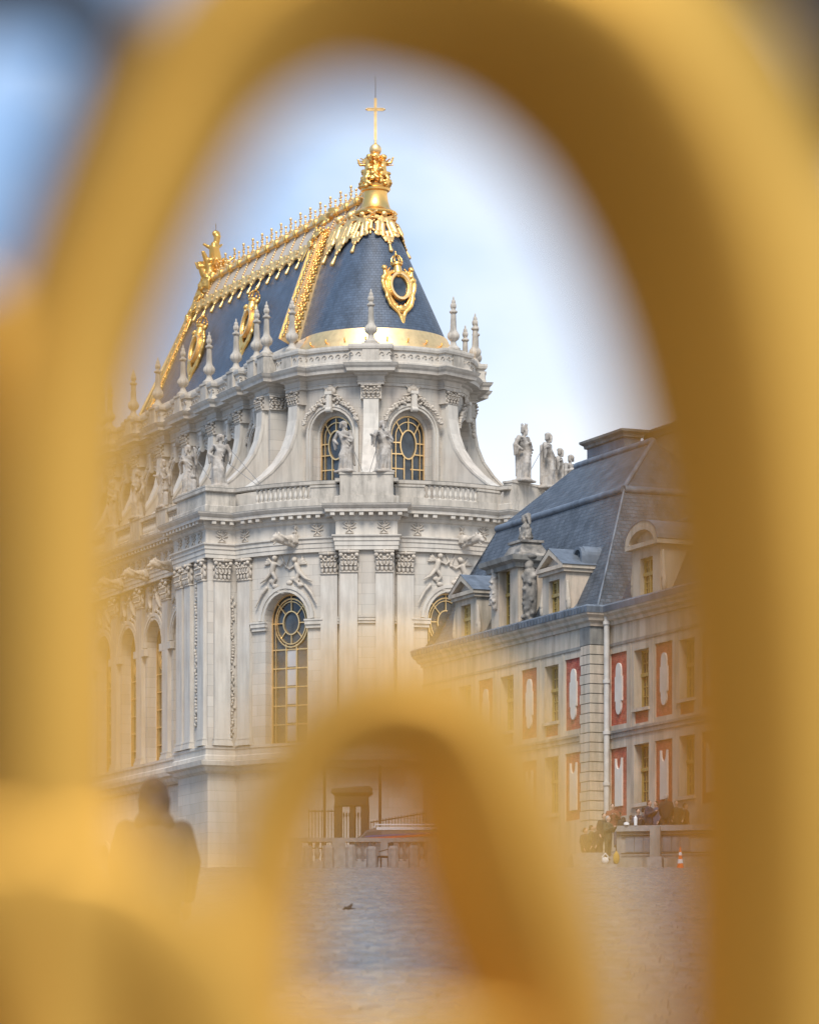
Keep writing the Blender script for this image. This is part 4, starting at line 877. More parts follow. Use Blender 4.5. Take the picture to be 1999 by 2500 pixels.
# lantern group with cross at the apse end
lan = MB()
lan.lathe([(0.7, 55.1), (1.22, 55.28), (1.3, 55.38), (1.3, 55.5), (1.1, 55.6), (0.92, 55.75), (0.78, 56.2), (0.72, 56.6), (0.74, 56.75), (0.86, 56.82), (0.88, 56.95), (0.78, 57.02), (0.8, 57.12), (0.5, 57.2)], 32)
lantern = lan.build('lantern', gold, chapel, smooth=True)
def puttogroup(seed, h=2.4, r=0.62, n_=4):
    g = random.Random(seed); B = [cap((0, 0, 0), (0, 0, h * 0.9), r * 0.75, 0.22)]
    for i in range(70):
        a = g.uniform(0, 2 * PI); z = g.uniform(0, 0.62) ** 1.0 * h * 0.8; rr_ = r * (1.12 - 0.5 * z / h)
        B.append(ell((rr_ * math.cos(a), rr_ * math.sin(a), z), (g.uniform(0.08, 0.17),) * 2 + (g.uniform(0.07, 0.16),)))
    for i in range(n_):
        a = 2 * PI * i / n_ + 0.5 + seed; c, s_ = math.cos(a), math.sin(a); ra = r * 0.82
        def P(rad, t, z): return (c * rad - s_ * t, s_ * rad + c * t, z)
        z0 = h * 0.38
        B += [cap(P(ra, 0, z0), P(ra * 0.82, 0.05, z0 + 0.62), 0.17, 0.17), ell(P(ra * 0.95, 0.08, z0 + 0.93), 0.15), ell(P(ra * 0.88, 0.08, z0 + 1.0), (0.17, 0.17, 0.13)),
              cap(P(ra * 0.85, 0.12, z0 + 0.65), P(ra * 1.3, 0.35, z0 + 0.6), 0.08, 0.06), cap(P(ra * 1.3, 0.35, z0 + 0.6), P(ra * 1.45, 0.42, z0 + 0.95), 0.06, 0.05), cap(P(ra * 0.85, -0.12, z0 + 0.65), P(ra * 0.5, -0.3, z0 + 1.05), 0.08, 0.06),
              cap(P(ra, 0.08, z0), P(ra * 1.4, 0.12, z0 - 0.35), 0.13, 0.09), cap(P(ra * 1.4, 0.12, z0 - 0.35), P(ra * 1.35, 0.1, z0 - 0.85), 0.09, 0.06), cap(P(ra, -0.1, z0), P(ra * 1.2, -0.22, z0 - 0.6), 0.12, 0.07)]
        for q in range(3): B.append(cap(P(ra * 0.75, 0.1, z0 + 0.6), P(ra * 1.0 + 0.1 * q, -0.45, z0 + 0.95 - 0.17 * q), 0.05, 0.04))
    return B
gr = sculpt('cherub_group', puttogroup(3, 2.2, 0.6), gold, 0.04); place('cherub_group', gr, lantern, 0, 0, 57.0, 0, (1.35, 1.35, 1.02))
mb = MB(); mb.lathe([(0.28, 58.5), (0.36, 58.6), (0.2, 58.75), (0.2, 58.9), (0.3, 58.98), (0.14, 59.02)] + [(0.37 * math.sin(t), 59.35 - 0.37 * math.cos(t)) for t in [0.5 + 0.18 * i for i in range(15)]] + [(0.09, 59.75), (0.06, 60.0)], 24); mb.build('orb', gold_pale, lantern, smooth=True)
mb = MB(); T = Matrix.Rotation(R(68), 4, 'Z')
for (x0, x1, z0, z1) in ((-0.085, -0.03, 59.95, 62.5), (0.03, 0.085, 59.95, 62.5), (-0.03, 0.03, 59.95, 60.0), (-0.03, 0.03, 62.44, 62.5), (-0.5, 0.5, 61.86, 61.91), (-0.5, 0.5, 61.73, 61.78)): mb.box(x0, x1, -0.05, 0.05, z0, z1, T)
mb.box(-0.035, 0.035, -0.02, 0.02, 60.0, 62.45, T); mb.box(-0.5, 0.5, -0.02, 0.02, 61.78, 61.86, T)
for s_ in (-1, 1): mb.add(ICO2[0], ICO2[1], T @ Matrix.Translation((s_ * 0.54, 0, 61.82)) @ Matrix.Scale(0.07, 4))
mb.build('cross', gold_pale, lantern)
mb = MB(); mb.tube([(0, 0, 62.45), (0, 0, 63.85)], [0.022, 0.012], 6); mb.build('lightning_rod', iron, lantern)
# smaller group at the west end of the ridge
mb = MB(); T = Matrix.Translation((AE + 1.1, 0, 0))
mb.lathe([(0.7, 54.6), (1.1, 54.8), (1.15, 55.0), (0.85, 55.2), (0.75, 55.5), (0.9, 55.6), (0.9, 55.75), (0.6, 55.8)], 28, T); l2 = mb.build('west_lantern', gold_pale, chapel, smooth=True)
B = puttogroup(8, 2.3, 0.66) + [cap((0, 0, 2.0), (0.1, -0.1, 2.7), 0.3, 0.22), ell((0.1, -0.1, 2.9), 0.16), cap((0.1, 0, 2.6), (0.0, 0.3, 2.95), 0.09, 0.06), cap((0, -0.1, 2.6), (-0.1, -0.5, 2.9), 0.12, 0.08), cap((0.2, -0.3, 1.2), (0.3, -0.7, 2.3), 0.2, 0.09), cap((-0.3, 0.3, 1.2), (-0.4, 0.55, 2.2), 0.2, 0.1), cap((0.0, -0.5, 1.0), (0.0, -0.8, 1.7), 0.22, 0.1), cap((0.1, 0, 2.9), (0.12, 0.05, 3.4), 0.13, 0.16), ell((0.1, 0.0, 3.55), (0.12, 0.2, 0.22)), cap((0.4, 0.3, 1.6), (0.5, 0.7, 2.1), 0.1, 0.06)]
place('winged_group', sculpt('winged_group', B, gold, 0.045), l2, AE + 1.1, 0, 55.7, 0, (1.5, 1.5, 1.1))
mb = MB(); mb.tube([(AE + 1.2, 0, 59.3), (AE + 1.2, 0, 60.3)], 0.02, 6); mb.build('lightning_rod', iron, l2)
# oval dormer cartouches
def cartouche():
    B = []
    for i in range(40):                 # frame of the oval
        t = 2 * PI * i / 40; B.append(ell((0.60 * math.cos(t), 0.22, 0.82 * math.sin(t)), (0.12, 0.16, 0.12)))
    for s_ in (-1, 1):
        P = [(0.38, 1.05), (0.72, 0.86), (1.02, 0.62), (1.14, 0.28), (1.08, -0.1), (0.92, -0.5), (0.84, -0.92), (0.74, -1.25), (0.52, -1.5), (0.25, -1.75), (0.1, -2.1), (0.0, -2.6)]
        for (p, q) in zip(P, P[1:]): B.append(cap((s_ * p[0], 0.12, p[1]), (s_ * q[0], 0.12, q[1]), 0.13, 0.12))
        P2 = [(0.62, 0.7), (0.86, 0.3), (0.82, -0.3), (0.66, -0.85), (0.4, -1.25), (0.1, -1.6)]
        for (p, q) in zip(P2, P2[1:]): B.append(cap((s_ * p[0], 0.06, p[1]), (s_ * q[0], 0.06, q[1]), 0.17, 0.15))
        B += [ell((s_ * 1.05, 0.15, 0.55), (0.2, 0.15, 0.22)), ell((s_ * 0.92, 0.12, -0.72), (0.16, 0.14, 0.2)), ell((s_ * 0.95, 0.22, 1.22), 0.17), ell((s_ * 0.95, 0.18, 1.3), (0.2, 0.17, 0.15)), cap((s_ * 0.92, 0.16, 0.75), (s_ * 0.95, 0.2, 1.05), 0.16, 0.1)]
        for i in range(3): B.append(cap((s_ * 0.9, 0.1, 0.95), (s_ * (0.52 + 0.1 * i), 0.1, 1.3 - 0.13 * i), 0.07, 0.05))
        B += [cap((s_ * 0.3, 0.1, -1.2), (s_ * 0.35, 0.1, -1.7), 0.11, 0.08), ell((s_ * 0.22, 0.14, -1.45), 0.13)]
    B += [ell((0, 0.15, -1.5), (0.26, 0.16, 0.28)), ell((0, 0.12, -2.1), (0.16, 0.13, 0.28)), ell((-0.13, 0.1, -2.35), 0.08), ell((0.13, 0.1, -2.35), 0.08), ell((0, 0.1, -2.72), (0.09, 0.09, 0.16)), cap((0, 0.15, 0.95), (0, 0.15, 1.5), 0.32, 0.24)]
    return sculpt('cartouche', B, gold, 0.038)
crt = cartouche()
mb = MB(); mb.lathe([(0.30, 1.5), (0.36, 1.55), (0.36, 1.68), (0.28, 1.72)], 16)
for i in range(8):
    t = 2 * PI * i / 8; mb.tube([(0.32 * math.cos(t), 0.32 * math.sin(t), 1.68), (0.36 * math.cos(t), 0.36 * math.sin(t), 1.95), (0.2 * math.cos(t), 0.2 * math.sin(t), 2.2), (0, 0, 2.22)], 0.04, 6)
    mb.add(ICO2[0], ICO2[1], Matrix.Translation((0.37 * math.cos(t), 0.37 * math.sin(t), 1.76)) @ Matrix.Diagonal((0.07, 0.07, 0.10, 1)))
mb.add(ICO2[0], ICO2[1], Matrix.Translation((0, 0, 2.32)) @ Matrix.Scale(0.1, 4)); mb.add(ICO2[0], ICO2[1], Matrix.Translation((0, 0, 2.48)) @ Matrix.Diagonal((0.04, 0.04, 0.12, 1)))
crown_m = mb.mesh('crown', gold, True)
mb = MB(); mb.add([(0, 0.17, 0)] + [(0.56 * math.cos(2 * PI * i / 32), 0.17, 0.78 * math.sin(2 * PI * i / 32)) for i in range(32)], [(0, 1 + i, 1 + (i + 1) % 32) for i in range(32)]); pane_m = mb.mesh('oval_pane', glass)
mb = MB(); T90 = Matrix.Rotation(-PI / 2, 4, 'X')
vs, fs = [], []
for k_, (sx, d) in enumerate(((1.0, 0.0), (1.0, 0.42), (0.84, 0.42), (0.80, 0.17))): vs += [(0.72 * sx * math.cos(2 * PI * i / 40), d, 0.96 * sx * math.sin(2 * PI * i / 40)) for i in range(40)]
for k_ in range(3): fs += [(k_ * 40 + i, k_ * 40 + (i + 1) % 40, (k_ + 1) * 40 + (i + 1) % 40, (k_ + 1) * 40 + i) for i in range(40)]
mb.add(vs, fs); oring = mb.mesh('oval_frame', gold_pale, True)
def dormer(M, s_=1.0):
    S = Matrix.Diagonal((s_, s_, s_, 1)); o = link('dormer_cartouche', crt, chapel, M @ S)
    link('oval_frame', oring, o); link('oval_pane', pane_m, o); link('crown', crown_m, o, Matrix.Translation((0, 0.12, -0.05)))
dormer(cone_M(1.0, 50.25, 0.22, lean=0.55), 0.93)
for a in (-12.6, -21.9): dormer(slope_M(a, 50.6, -1, 0.25, rot=0) @ Matrix.Rotation(-0.2, 4, 'X'), 1.0)

# ------------------------------------------------------------------ statues (things that stand on the balustrade)
def W(a, l, z): c, s_ = math.cos(TH), math.sin(TH); return Vector((OX + a * c - l * s_, OY + a * s_ + l * c, z))
def put_statue(me, a, l, z, face, label, sc_=1.0, group='stone saints on the chapel balustrade'):
    o = bpy.data.objects.new('stone_statue', me); col.objects.link(o); o.location = W(a, l, z); o.rotation_euler = (0, 0, TH + face - PI / 2); o.scale = (sc_ * 1.12, sc_ * 1.12, sc_)
    o['label'] = label; o['category'] = 'statue'; o['group'] = group; return o
figs = [figure(1, arms=('chest', 'hip')), figure(2, arms=('chest', 'out')), figure(3, arms=('chest', 'hip'), crown=True), figure(4, arms=('hip', 'out'), child=True), figure(5, arms=('down', 'chest')), figure(6, arms=('up', 'chest'), child=True), figure(9, arms=('down', 'hip'))]
def rp(ph, t, r_=11.7): x, y, rz = on_ring(r_, ph, t); return x, y
x, y = rp(-25.7, -1.25); put_statue(figs[0], x, y, 37.78, R(-45), 'robed stone saint beside the left drum window, arm across the chest')
x, y = rp(-25.7, 0.98); put_statue(figs[1], x, y, 37.78, R(0), 'robed stone saint beside the right drum window, one hand raised')
x, y = rp(25.7, -0.5, 12.05); put_statue(figs[2], x, y, 37.78, R(28), 'weathered stone figure with crown against the sky, left of the pair on the roof edge', 1.1)
x, y = rp(25.7, 1.55, 12.2); put_statue(figs[3], x, y, 37.6, R(45), 'stone figure with outstretched hand and a child at its feet against the sky', 1.1)
x, y = rp(77.1, 0.0, 12.1); put_statue(figs[4], x, y, 38.1, R(30), 'partly hidden stone figure rising behind the slate roof, lower of two')
x, y = rp(77.1, 2.6, 12.1); put_statue(figs[1], x, y, 38.9, R(50), 'partly hidden stone figure nearest the chimney behind the slate roof')
put_statue(figs[6], 2.9, -11.3, 37.6, R(-20), 'broad robed stone saint on the corner pedestal left of the balusters', 1.05)
put_statue(figs[5], -1.0, -11.75, 37.6, R(-60), 'stone group with raised arm and child, second along the flank from the corner', 1.02)
put_statue(figs[3], -6.1, -11.4, 37.6, R(-90), 'stone figure leaning out from the flank, third from the corner', 1.0)
put_statue(figs[4], -10.9, -11.4, 37.6, R(-80), 'stone figure on the flank seen through gold blur, fourth from the corner', 1.0)
put_statue(figs[0], -15.5, -11.4, 37.6, R(-80), 'faint stone figure deep along the flank in gold blur, farthest from the corner', 1.0)
# iron stays that hold the statues
for p, q in (((9.9, -6.0, 40.0), (10.1, -5.1, 37.8)), ((10.8, -4.3, 40.0), (10.5, -4.9, 37.8)), ((2.8, -11.0, 40.4), (5.2, -9.2, 37.2)), ((2.8, -11.0, 39.3), (5.1, -9.2, 37.2)), ((-0.9, -11.4, 40), (0.9, -10.2, 37.2)), ((10.4, 6.5, 40.3), (11.0, 5.1, 38.3))):
    mb = MB(); mb.tube([p, q], 0.018, 6); mb.build('statue_stay', granite, chapel)

# ------------------------------------------------------------------ brick and stone palace wing with slate mansard (local x along the facade towards the camera, y into the building)
def wing_root(name, label, cat): return thing(name, label, cat, (7.442, 168.0, ZB), TH)
wing = wing_root('palace_wing', 'brick and stone palace pavilion with blue slate mansard and stone dormers', 'building')
def bx(name, m, x0, x1, y0, y1, z0, z1, parent=None): return slab(name, m, x0, x1, y0, y1, z0, z1, parent=parent or wing)
A0 = -17.0; DEP = 11.6
ZE = 20.85
mb = MB()
WIN = [-3.75, -8.15, -12.5]
def wall_rects(mb, x0, x1, z0, z1, holes, y=0.0, dep=0.5):
    """flat front (facing -y) with rectangular holes and their reveals"""
    xs = sorted({x0, x1} | {h[0] for h in holes} | {h[1] for h in holes}); zs_ = sorted({z0, z1} | {h[2] for h in holes} | {h[3] for h in holes})
    for i in range(len(xs) - 1):
        for j in range(len(zs_) - 1):
            cx, cz = (xs[i] + xs[i + 1]) / 2, (zs_[j] + zs_[j + 1]) / 2
            if any(h[0] < cx < h[1] and h[2] < cz < h[3] for h in holes): continue
            mb.add([(xs[i], y, zs_[j]), (xs[i + 1], y, zs_[j]), (xs[i + 1], y, zs_[j + 1]), (xs[i], y, zs_[j + 1])], [(0, 1, 2, 3)])
    for (a, b, c, d, *dd) in holes:
        e_ = dd[0] if dd else dep
        for q in (((a, c), (a, d)), ((b, c), (b, d)), ((a, c), (b, c)), ((a, d), (b, d))):
            (p0, q0), (p1, q1) = q; mb.add([(p0, y, q0), (p1, y, q1), (p1, y + e_, q1), (p0, y + e_, q0)], [(0, 1, 2, 3)])
def sash(x, z0, z1, w_, y, parent, m=wood, cols=2, rows=4, tr=0.42):
    mb = MB(); h = w_ / 2
    mb.box(x - h, x - h + 0.10, y - 0.1, y, z0, z1); mb.box(x + h - 0.10, x + h, y - 0.1, y, z0, z1); mb.box(x - h, x + h, y - 0.1, y - 0.002, z0, z0 + 0.10); mb.box(x - h, x + h, y - 0.1, y - 0.002, z1 - 0.10, z1)
    zt = z1 - (z1 - z0) * tr; mb.box(x - h, x + h, y - 0.14, y + 0.002, zt - 0.07, zt + 0.07); mb.box(x - 0.05, x + 0.05, y - 0.12, y - 0.004, z0, z1)
    for (a, b, n_) in ((z0 + 0.1, zt - 0.07, rows // 2 + 1), (zt + 0.07, z1 - 0.1, rows // 2)):
        for i in range(1, n_): zz = a + (b - a) * i / n_; mb.box(x - h, x + h, y - 0.07, y - 0.006, zz - 0.02, zz + 0.02)
    for s_ in (-1, 1):
        for i in range(1, cols): xx = x + s_ * h * i / cols; mb.box(xx - 0.02, xx + 0.02, y - 0.07, y - 0.008, z0, z1)
    f = mb.build('window', m, parent)
    mb = MB(); mb.add([(x - h, y - 0.03, z0), (x + h, y - 0.03, z0), (x + h, y - 0.03, z1), (x - h, y - 0.03, z1)], [(0, 1, 2, 3)]); mb.build('pane', glass, f)
def brick_panel(x, w_, z0, z1, y, parent, kind):
    h = w_ / 2; mb = MB(); mb.add([(x - h, y + 0.06, z0), (x + h, y + 0.06, z0), (x + h, y + 0.06, z1), (x - h, y + 0.06, z1)], [(0, 1, 2, 3)]); p = mb.build('brick_panel', brick, parent)
    # stone medallion in the brick field
    mw = w_ * 0.21; a, b = z0 + 0.42, z1 - 0.42; pts = []
    if kind == 'oval':
        pts = [(-mw, a + 0.55), (-mw * 0.75, a + 0.55), (-mw * 0.75, a + 0.3)] + [(-mw * 0.75 * math.cos(t), a + 0.3 - 0.3 * math.sin(t)) for t in [PI * i / 8 for i in range(1, 8)]] + [(mw * 0.75, a + 0.3), (mw * 0.75, a + 0.55), (mw, a + 0.55)]
        pts = pts + [(x_, a + b - z_) for x_, z_ in pts[::-1]]
    elif kind == 'notch':
        pts = [(-mw, a), (mw, a), (mw, b), (mw * 0.75, b)] + [(mw * 0.7 * math.cos(t), b - 0.15 - 0.3 * math.sin(t)) for t in [PI * i / 8 for i in range(0, 9)]] + [(-mw * 0.75, b), (-mw, b)]
    if pts:
        mb = MB(); n_ = len(pts); mb.add([(x + p_[0], y - 0.01, p_[1]) for p_ in pts] + [(x + p_[0], y + 0.07, p_[1]) for p_ in pts], [tuple(range(n_))] + [(i, (i + 1) % n_, n_ + (i + 1) % n_, n_ + i) for i in range(n_)]); mb.build('stone_medallion', plaster, p)
PW = 1.5
def facade(x0, x1, wins, panels, y, parent, zb=9.6):
    holes = []
    for x in wins: holes += [(x - 0.66, x + 0.66, 16.75, 19.12, 0.55), (x - 0.66, x + 0.66, 12.9, 15.3, 0.55), (x - 0.62, x + 0.62, 16.15, 16.62, 0.06)]
    for x in panels: holes += [(x - PW / 2, x + PW / 2, 16.25, 19.2, 0.06), (x - PW / 2, x + PW / 2, 12.5, 15.3, 0.06)]
    mb = MB(); wall_rects(mb, x0, x1, zb, 20.4, holes, y); w_ = mb.build('facade', bstone, parent)
    for x in wins:
        for z0, z1 in ((16.75, 19.12), (12.9, 15.3)): sash(x, z0, z1, 1.32, y + 0.45, parent)
        slab('sill', bstone, x - 0.75, x + 0.75, y - 0.1, y + 0.5, 16.62, 16.75, parent=parent); slab('sill', bstone, x - 0.75, x + 0.75, y - 0.12, y + 0.5, 12.75, 12.9, parent=parent)
        brick_panel(x, 1.24, 16.15, 16.62, y, parent, None)
    for x in panels: brick_panel(x, PW, 16.25, 19.2, y, parent, 'oval'); brick_panel(x, PW, 12.5, 15.3, y, parent, 'notch')
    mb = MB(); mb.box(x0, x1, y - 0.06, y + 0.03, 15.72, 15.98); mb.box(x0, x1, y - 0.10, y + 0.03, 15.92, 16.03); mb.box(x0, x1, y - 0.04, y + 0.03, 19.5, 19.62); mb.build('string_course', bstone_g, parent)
    for x in [p_ + s_ * (PW / 2 + 0.26) for p_ in panels for s_ in (-1, 1)]:      # fine vertical joints of the stone chains
        if x0 + 0.2 < x < x1 - 0.2: slab('stone_chain', bstone, x - 0.02, x + 0.16, y - 0.02, y + 0.02, 16.04, 19.48, parent=parent)
facade(A0, -0.95, WIN, [-1.65 - 0.05, -5.95, -10.35, -14.7], 0.0, wing)
# quoins of the corner, one block per course
zc = 9.6; k = 0
while zc < 19.45:
    h = 0.40; x0 = -0.95 if k % 2 else -0.85
    bx('quoin', bstone, x0, 0.0, -0.06, 0.8, zc + 0.02, zc + h - 0.02); zc += h; k += 1
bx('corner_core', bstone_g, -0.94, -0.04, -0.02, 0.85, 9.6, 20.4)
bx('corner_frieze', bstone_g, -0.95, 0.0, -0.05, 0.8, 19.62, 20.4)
bx('end_wall', bstone, -0.6, -0.02, 0.8, DEP, 9.6, 20.4); bx('west_wall', bstone, A0, A0 + 0.4, 0.02, DEP, 9.6, 20.4)
E = [(A0, DEP), (A0, 0), (0, 0), (0, DEP)]
mb = MB(); sweep(mb, E[::1], [(0.0, 20.36), (0.08, 20.36), (0.1, 20.5), (0.22, 20.58), (0.25, 20.7), (0.36, 20.8), (0.38, 20.88), (0, 20.9)]); mb.build('eaves_cornice', bstone, wing)
mb = MB(); sweep(mb, E, [(0.40, 20.88), (0.44, 21.12), (0.36, 21.2), (0.2, 21.22), (0.1, 20.9)]); mb.build('lead_gutter', lead_g, wing)
for i in range(60):
    pass
mb = MB()
for i in range(58): x = A0 + 0.3 * i; mb.box(x, x + 0.03, -0.455, -0.42, 20.9, 21.14)
mb.build('gutter_seams', lead_g, wing, kind='stuff')
hold0 = MB(); hold0.add([(A0 - 0.1, -0.3, 21.14), (0.1, -0.3, 21.14), (0.1, 0.6, 21.14), (A0 - 0.1, 0.6, 21.14)], [(0, 1, 2, 3)]); hold0.build('gutter_ledge', lead_g, wing)
# mansard
ZBK, ZR = 26.57, 29.2
bL, bR, br = A0 + 1.4, -3.03, 3.03
rL, rR_, rb = -13.2, -5.79, 5.79
def hold(pts, name, m, parent=wing): mb = MB(); mb.add(pts, [tuple(range(len(pts)))]); return mb.build(name, m, parent)
e0 = -0.35
hold([(A0, -e0, 21.15), (-0.1, -e0, 21.15), (bR, br, ZBK), (bL, br, ZBK)], 'lower_slope', slate_b)
hold([(-0.1, 0.35, 21.15), (-0.1, DEP, 21.15), (bR, DEP - br, ZBK), (bR, br, ZBK)], 'end_slope', slate_e)
hold([(A0, 0, 21.15), (A0, DEP, 21.15), (bL, DEP - br, ZBK), (bL, br, ZBK)], 'west_slope', slate_e)
hold([(bL, br, ZBK + 0.02), (bR, br, ZBK + 0.02), (rR_, rb, ZR), (rL, rb, ZR)], 'upper_slope', slate_b)
hold([(bR, br, ZBK + 0.02), (bR, DEP - br, ZBK + 0.02), (rR_, rb, ZR)], 'upper_end_slope', slate_e)
hold([(bL, br, ZBK + 0.02), (bL, DEP - br, ZBK + 0.02), (rL, rb, ZR)], 'upper_west_slope', slate_e)
hold([(bL, DEP - br, ZBK), (bR, DEP - br, ZBK), (rR_, rb, ZR), (rL, rb, ZR)], 'rear_slope', slate_b)
mb = MB(); mb.tube([(bL, br, ZBK), (bR, br, ZBK)], 0.17, 10); mb.tube([(bR, br, ZBK), (bR, DEP - br, ZBK)], 0.17, 10); mb.build('break_roll', lead_g, wing, smooth=True)
mb = MB(); mb.tube([(rL, rb, ZR), (rR_, rb, ZR)], 0.17, 10); mb.tube([(rR_, rb, ZR), (bR, br, ZBK + 0.1)], 0.09, 8); mb.tube([(-0.1, 0.35, 21.2), (bR, br, ZBK)], 0.05, 8); mb.build('ridge_roll', lead_g, wing, smooth=True)
# chimneys
def chimney(x0, x1, y0, y1, z0, z1, m):
    mb = MB(); mb.box(x0, x1, y0, y1, z0, z1 - 0.35); c = mb.build('chimney', m, wing)
    mb = MB(); P = [(x0, y1), (x0, y0), (x1, y0), (x1, y1)]; sweep(mb, P, [(0.0, z1 - 0.35), (0.1, z1 - 0.32), (0.12, z1 - 0.2), (0.26, z1 - 0.1), (0.28, z1), (-0.3, z1 + 0.02)], closed=True); mb.build('chimney_cap', bstone_g, c)
chimney(-13.6, -9.9, 6.5, 7.3, 27.8, 30.4, lead_g)
chimney(-10.7, -6.4, 8.0, 9.0, 26.5, 30.45, bstone)
# stone dormers
def ped_dormer(xc, hw=1.12):
    z0, z1 = 21.2, 23.05
    mb = MB(); wall_rects(mb, xc - hw, xc + hw, z0, z1, [(xc - 0.5, xc + 0.5, z0 + 0.02, z1 - 0.38, 0.3)], 0.05)
    mb.box(xc - hw, xc - 0.5, 0.36, 1.6, z0, z1 - 0.01); mb.box(xc + 0.5, xc + hw, 0.36, 1.6, z0, z1 - 0.01)
    mb.box(xc - hw + 0.001, xc - hw + 0.3, 0.052, 1.5, z0, z1 - 0.01); mb.box(xc + hw - 0.3, xc + hw - 0.001, 0.052, 1.5, z0, z1 - 0.01)
    d = mb.build('dormer', bstone, wing)
    mb = MB(); mb.box(xc - hw - 0.2, xc + hw + 0.2, -0.2, 1.9, z1, z1 + 0.16); mb.box(xc - hw - 0.12, xc + hw + 0.12, -0.1, 1.9, z1 - 0.14, z1)
    ap = z1 + 0.92
    for s_ in (-1, 1):
        a, b = (xc + s_ * (hw + 0.2), z1 + 0.16), (xc, ap); t = 0.2
        vs = [(a[0], -0.2, a[1]), (b[0], -0.2, b[1]), (b[0], -0.2, b[1] - t * 1.3), (a[0] - s_ * 0.35, -0.2, a[1])]; vs += [(x, 0.2, z) for x, _, z in vs]; mb.add(vs, [(0, 1, 2, 3), (4, 5, 6, 7), (0, 1, 5, 4), (1, 2, 6, 5), (2, 3, 7, 6)])
    mb.build('pediment', bstone, d)
    mb = MB(); mb.add([(xc - hw, 0.1, z1 + 0.16), (xc + hw, 0.1, z1 + 0.16), (xc, 0.1, ap - 0.2)], [(0, 1, 2)]); mb.build('tympanum', carved, d)
    mb = MB()
    for s_ in (-1, 1): mb.add([(xc + s_ * (hw + 0.25), -0.22, z1 + 0.15), (xc, -0.22, ap + 0.03), (xc, 2.3, ap + 0.03), (xc + s_ * (hw + 0.25), 2.0, z1 + 0.15)], [(0, 1, 2, 3)])
    mb.build('dormer_roof', lead_g, d)
    sash(xc, z0 + 0.02, z1 - 0.38, 1.0, 0.32, d, rows=4)
    for s_ in (-1, 1):     # scroll consoles at the foot
        mb = blob_mb([ell((xc + s_ * (hw + 0.15), 0.1, z0 + 0.35 - ZO[0] + ZO[0]), (0.16, 0.1, 0.3)), cap((xc + s_ * (hw + 0.12), 0.1, z0 + 0.5), (xc + s_ * (hw + 0.05), 0.1, z0 + 1.3), 0.12, 0.05)]); mb.build('console', bstone, d)
    mb = MB(); mb.add([(xc + hw + 0.02, 0.2, z0), (xc + hw + 0.6, 0.4, z0 - 0.02), (xc + hw + 0.35, 1.9, z1 - 0.3), (xc + hw + 0.02, 1.7, z1 - 0.2)], [(0, 1, 2, 3)]); mb.build('lead_flashing', lead_g, d)
ped_dormer(-3.6); ped_dormer(-12.5)
# central dormer with herms, pyramid and a trophy of armour
xc = -7.85; hw = 1.35; z0, z1 = 21.2, 23.85
mb = MB(); wall_rects(mb, xc - hw, xc + hw, z0, z1, [(xc - 0.55, xc + 0.55, z0 + 0.02, z0 + 2.4, 0.5)], -0.25); mb.box(xc - hw, xc - 0.55, 0.24, 2.2, z0, z1 - 0.01); mb.box(xc + 0.55, xc + hw, 0.24, 2.2, z0, z1 - 0.01); mb.box(xc - hw + 0.002, xc - hw + 0.3, -0.24, 2.2, z0, z1); mb.box(xc + hw - 0.3, xc + hw - 0.002, -0.24, 2.2, z0, z1)
d2 = mb.build('dormer', bstone, wing)
mb = MB(); P = [(xc - hw, 2.4), (xc - hw, -0.3), (xc + hw, -0.3), (xc + hw, 2.4)]; sweep(mb, P, [(0.0, z1 - 0.3), (0.12, z1 - 0.28), (0.15, z1 - 0.1), (0.36, z1), (0.4, z1 + 0.2), (-0.9, z1 + 0.28)]); mb.build('dormer_cornice', bstone_g, d2)
sash(xc, z0 + 0.02, z0 + 2.4, 1.1, 0.2, d2, rows=4)
mb = MB()
for (h0, h1, za, zb_) in ((1.1, 1.0, z1 + 0.2, z1 + 0.42), (0.85, 0.55, z1 + 0.42, z1 + 0.92), (0.68, 0.68, z1 + 0.92, z1 + 1.02)):
    y0 = 0.75; vs = [(xc + s1 * h0, y0 + s2 * h0 * 0.8, za) for s1, s2 in ((-1, -1), (1, -1), (1, 1), (-1, 1))] + [(xc + s1 * h1, y0 + s2 * h1 * 0.8, zb_) for s1, s2 in ((-1, -1), (1, -1), (1, 1), (-1, 1))]
    mb.add(vs, [(0, 3, 2, 1), (4, 5, 6, 7), (0, 1, 5, 4), (1, 2, 6, 5), (2, 3, 7, 6), (3, 0, 4, 7)])
mb.build('pyramid_pedestal', dark_stone, d2)
g = random.Random(33)
B = [cap((0, 0, 0.0), (0, 0, 0.9), 0.48, 0.34), ell((0, 0, 1.05), (0.42, 0.34, 0.3)), ell((-0.1, -0.05, 1.62), (0.24, 0.26, 0.27)), cap((-0.3, 0, 1.85), (0.3, 0, 1.9), 0.13, 0.2), cap((0.3, 0, 1.9), (0.42, 0.05, 1.3), 0.2, 0.1), cap((0, 0, 1.2), (-0.02, 0, 1.5), 0.16, 0.14), cap((-0.4, 0, 0.4), (-0.45, -0.1, 1.0), 0.2, 0.13), cap((0.4, 0, 0.3), (0.55, 0, 0.9), 0.18, 0.1)]
for i in range(10): a = 2 * PI * i / 10; B.append(cap((0.35 * math.cos(a), 0.3 * math.sin(a), 0.75), (0.52 * math.cos(a), 0.45 * math.sin(a), 0.3), 0.09, 0.10))
arm = sculpt('trophy_of_armour', B, dark_stone, 0.05); arm_o = place('trophy_of_armour', arm, d2, xc, 0.75, z1 + 1.0, 0.2, 0.60)
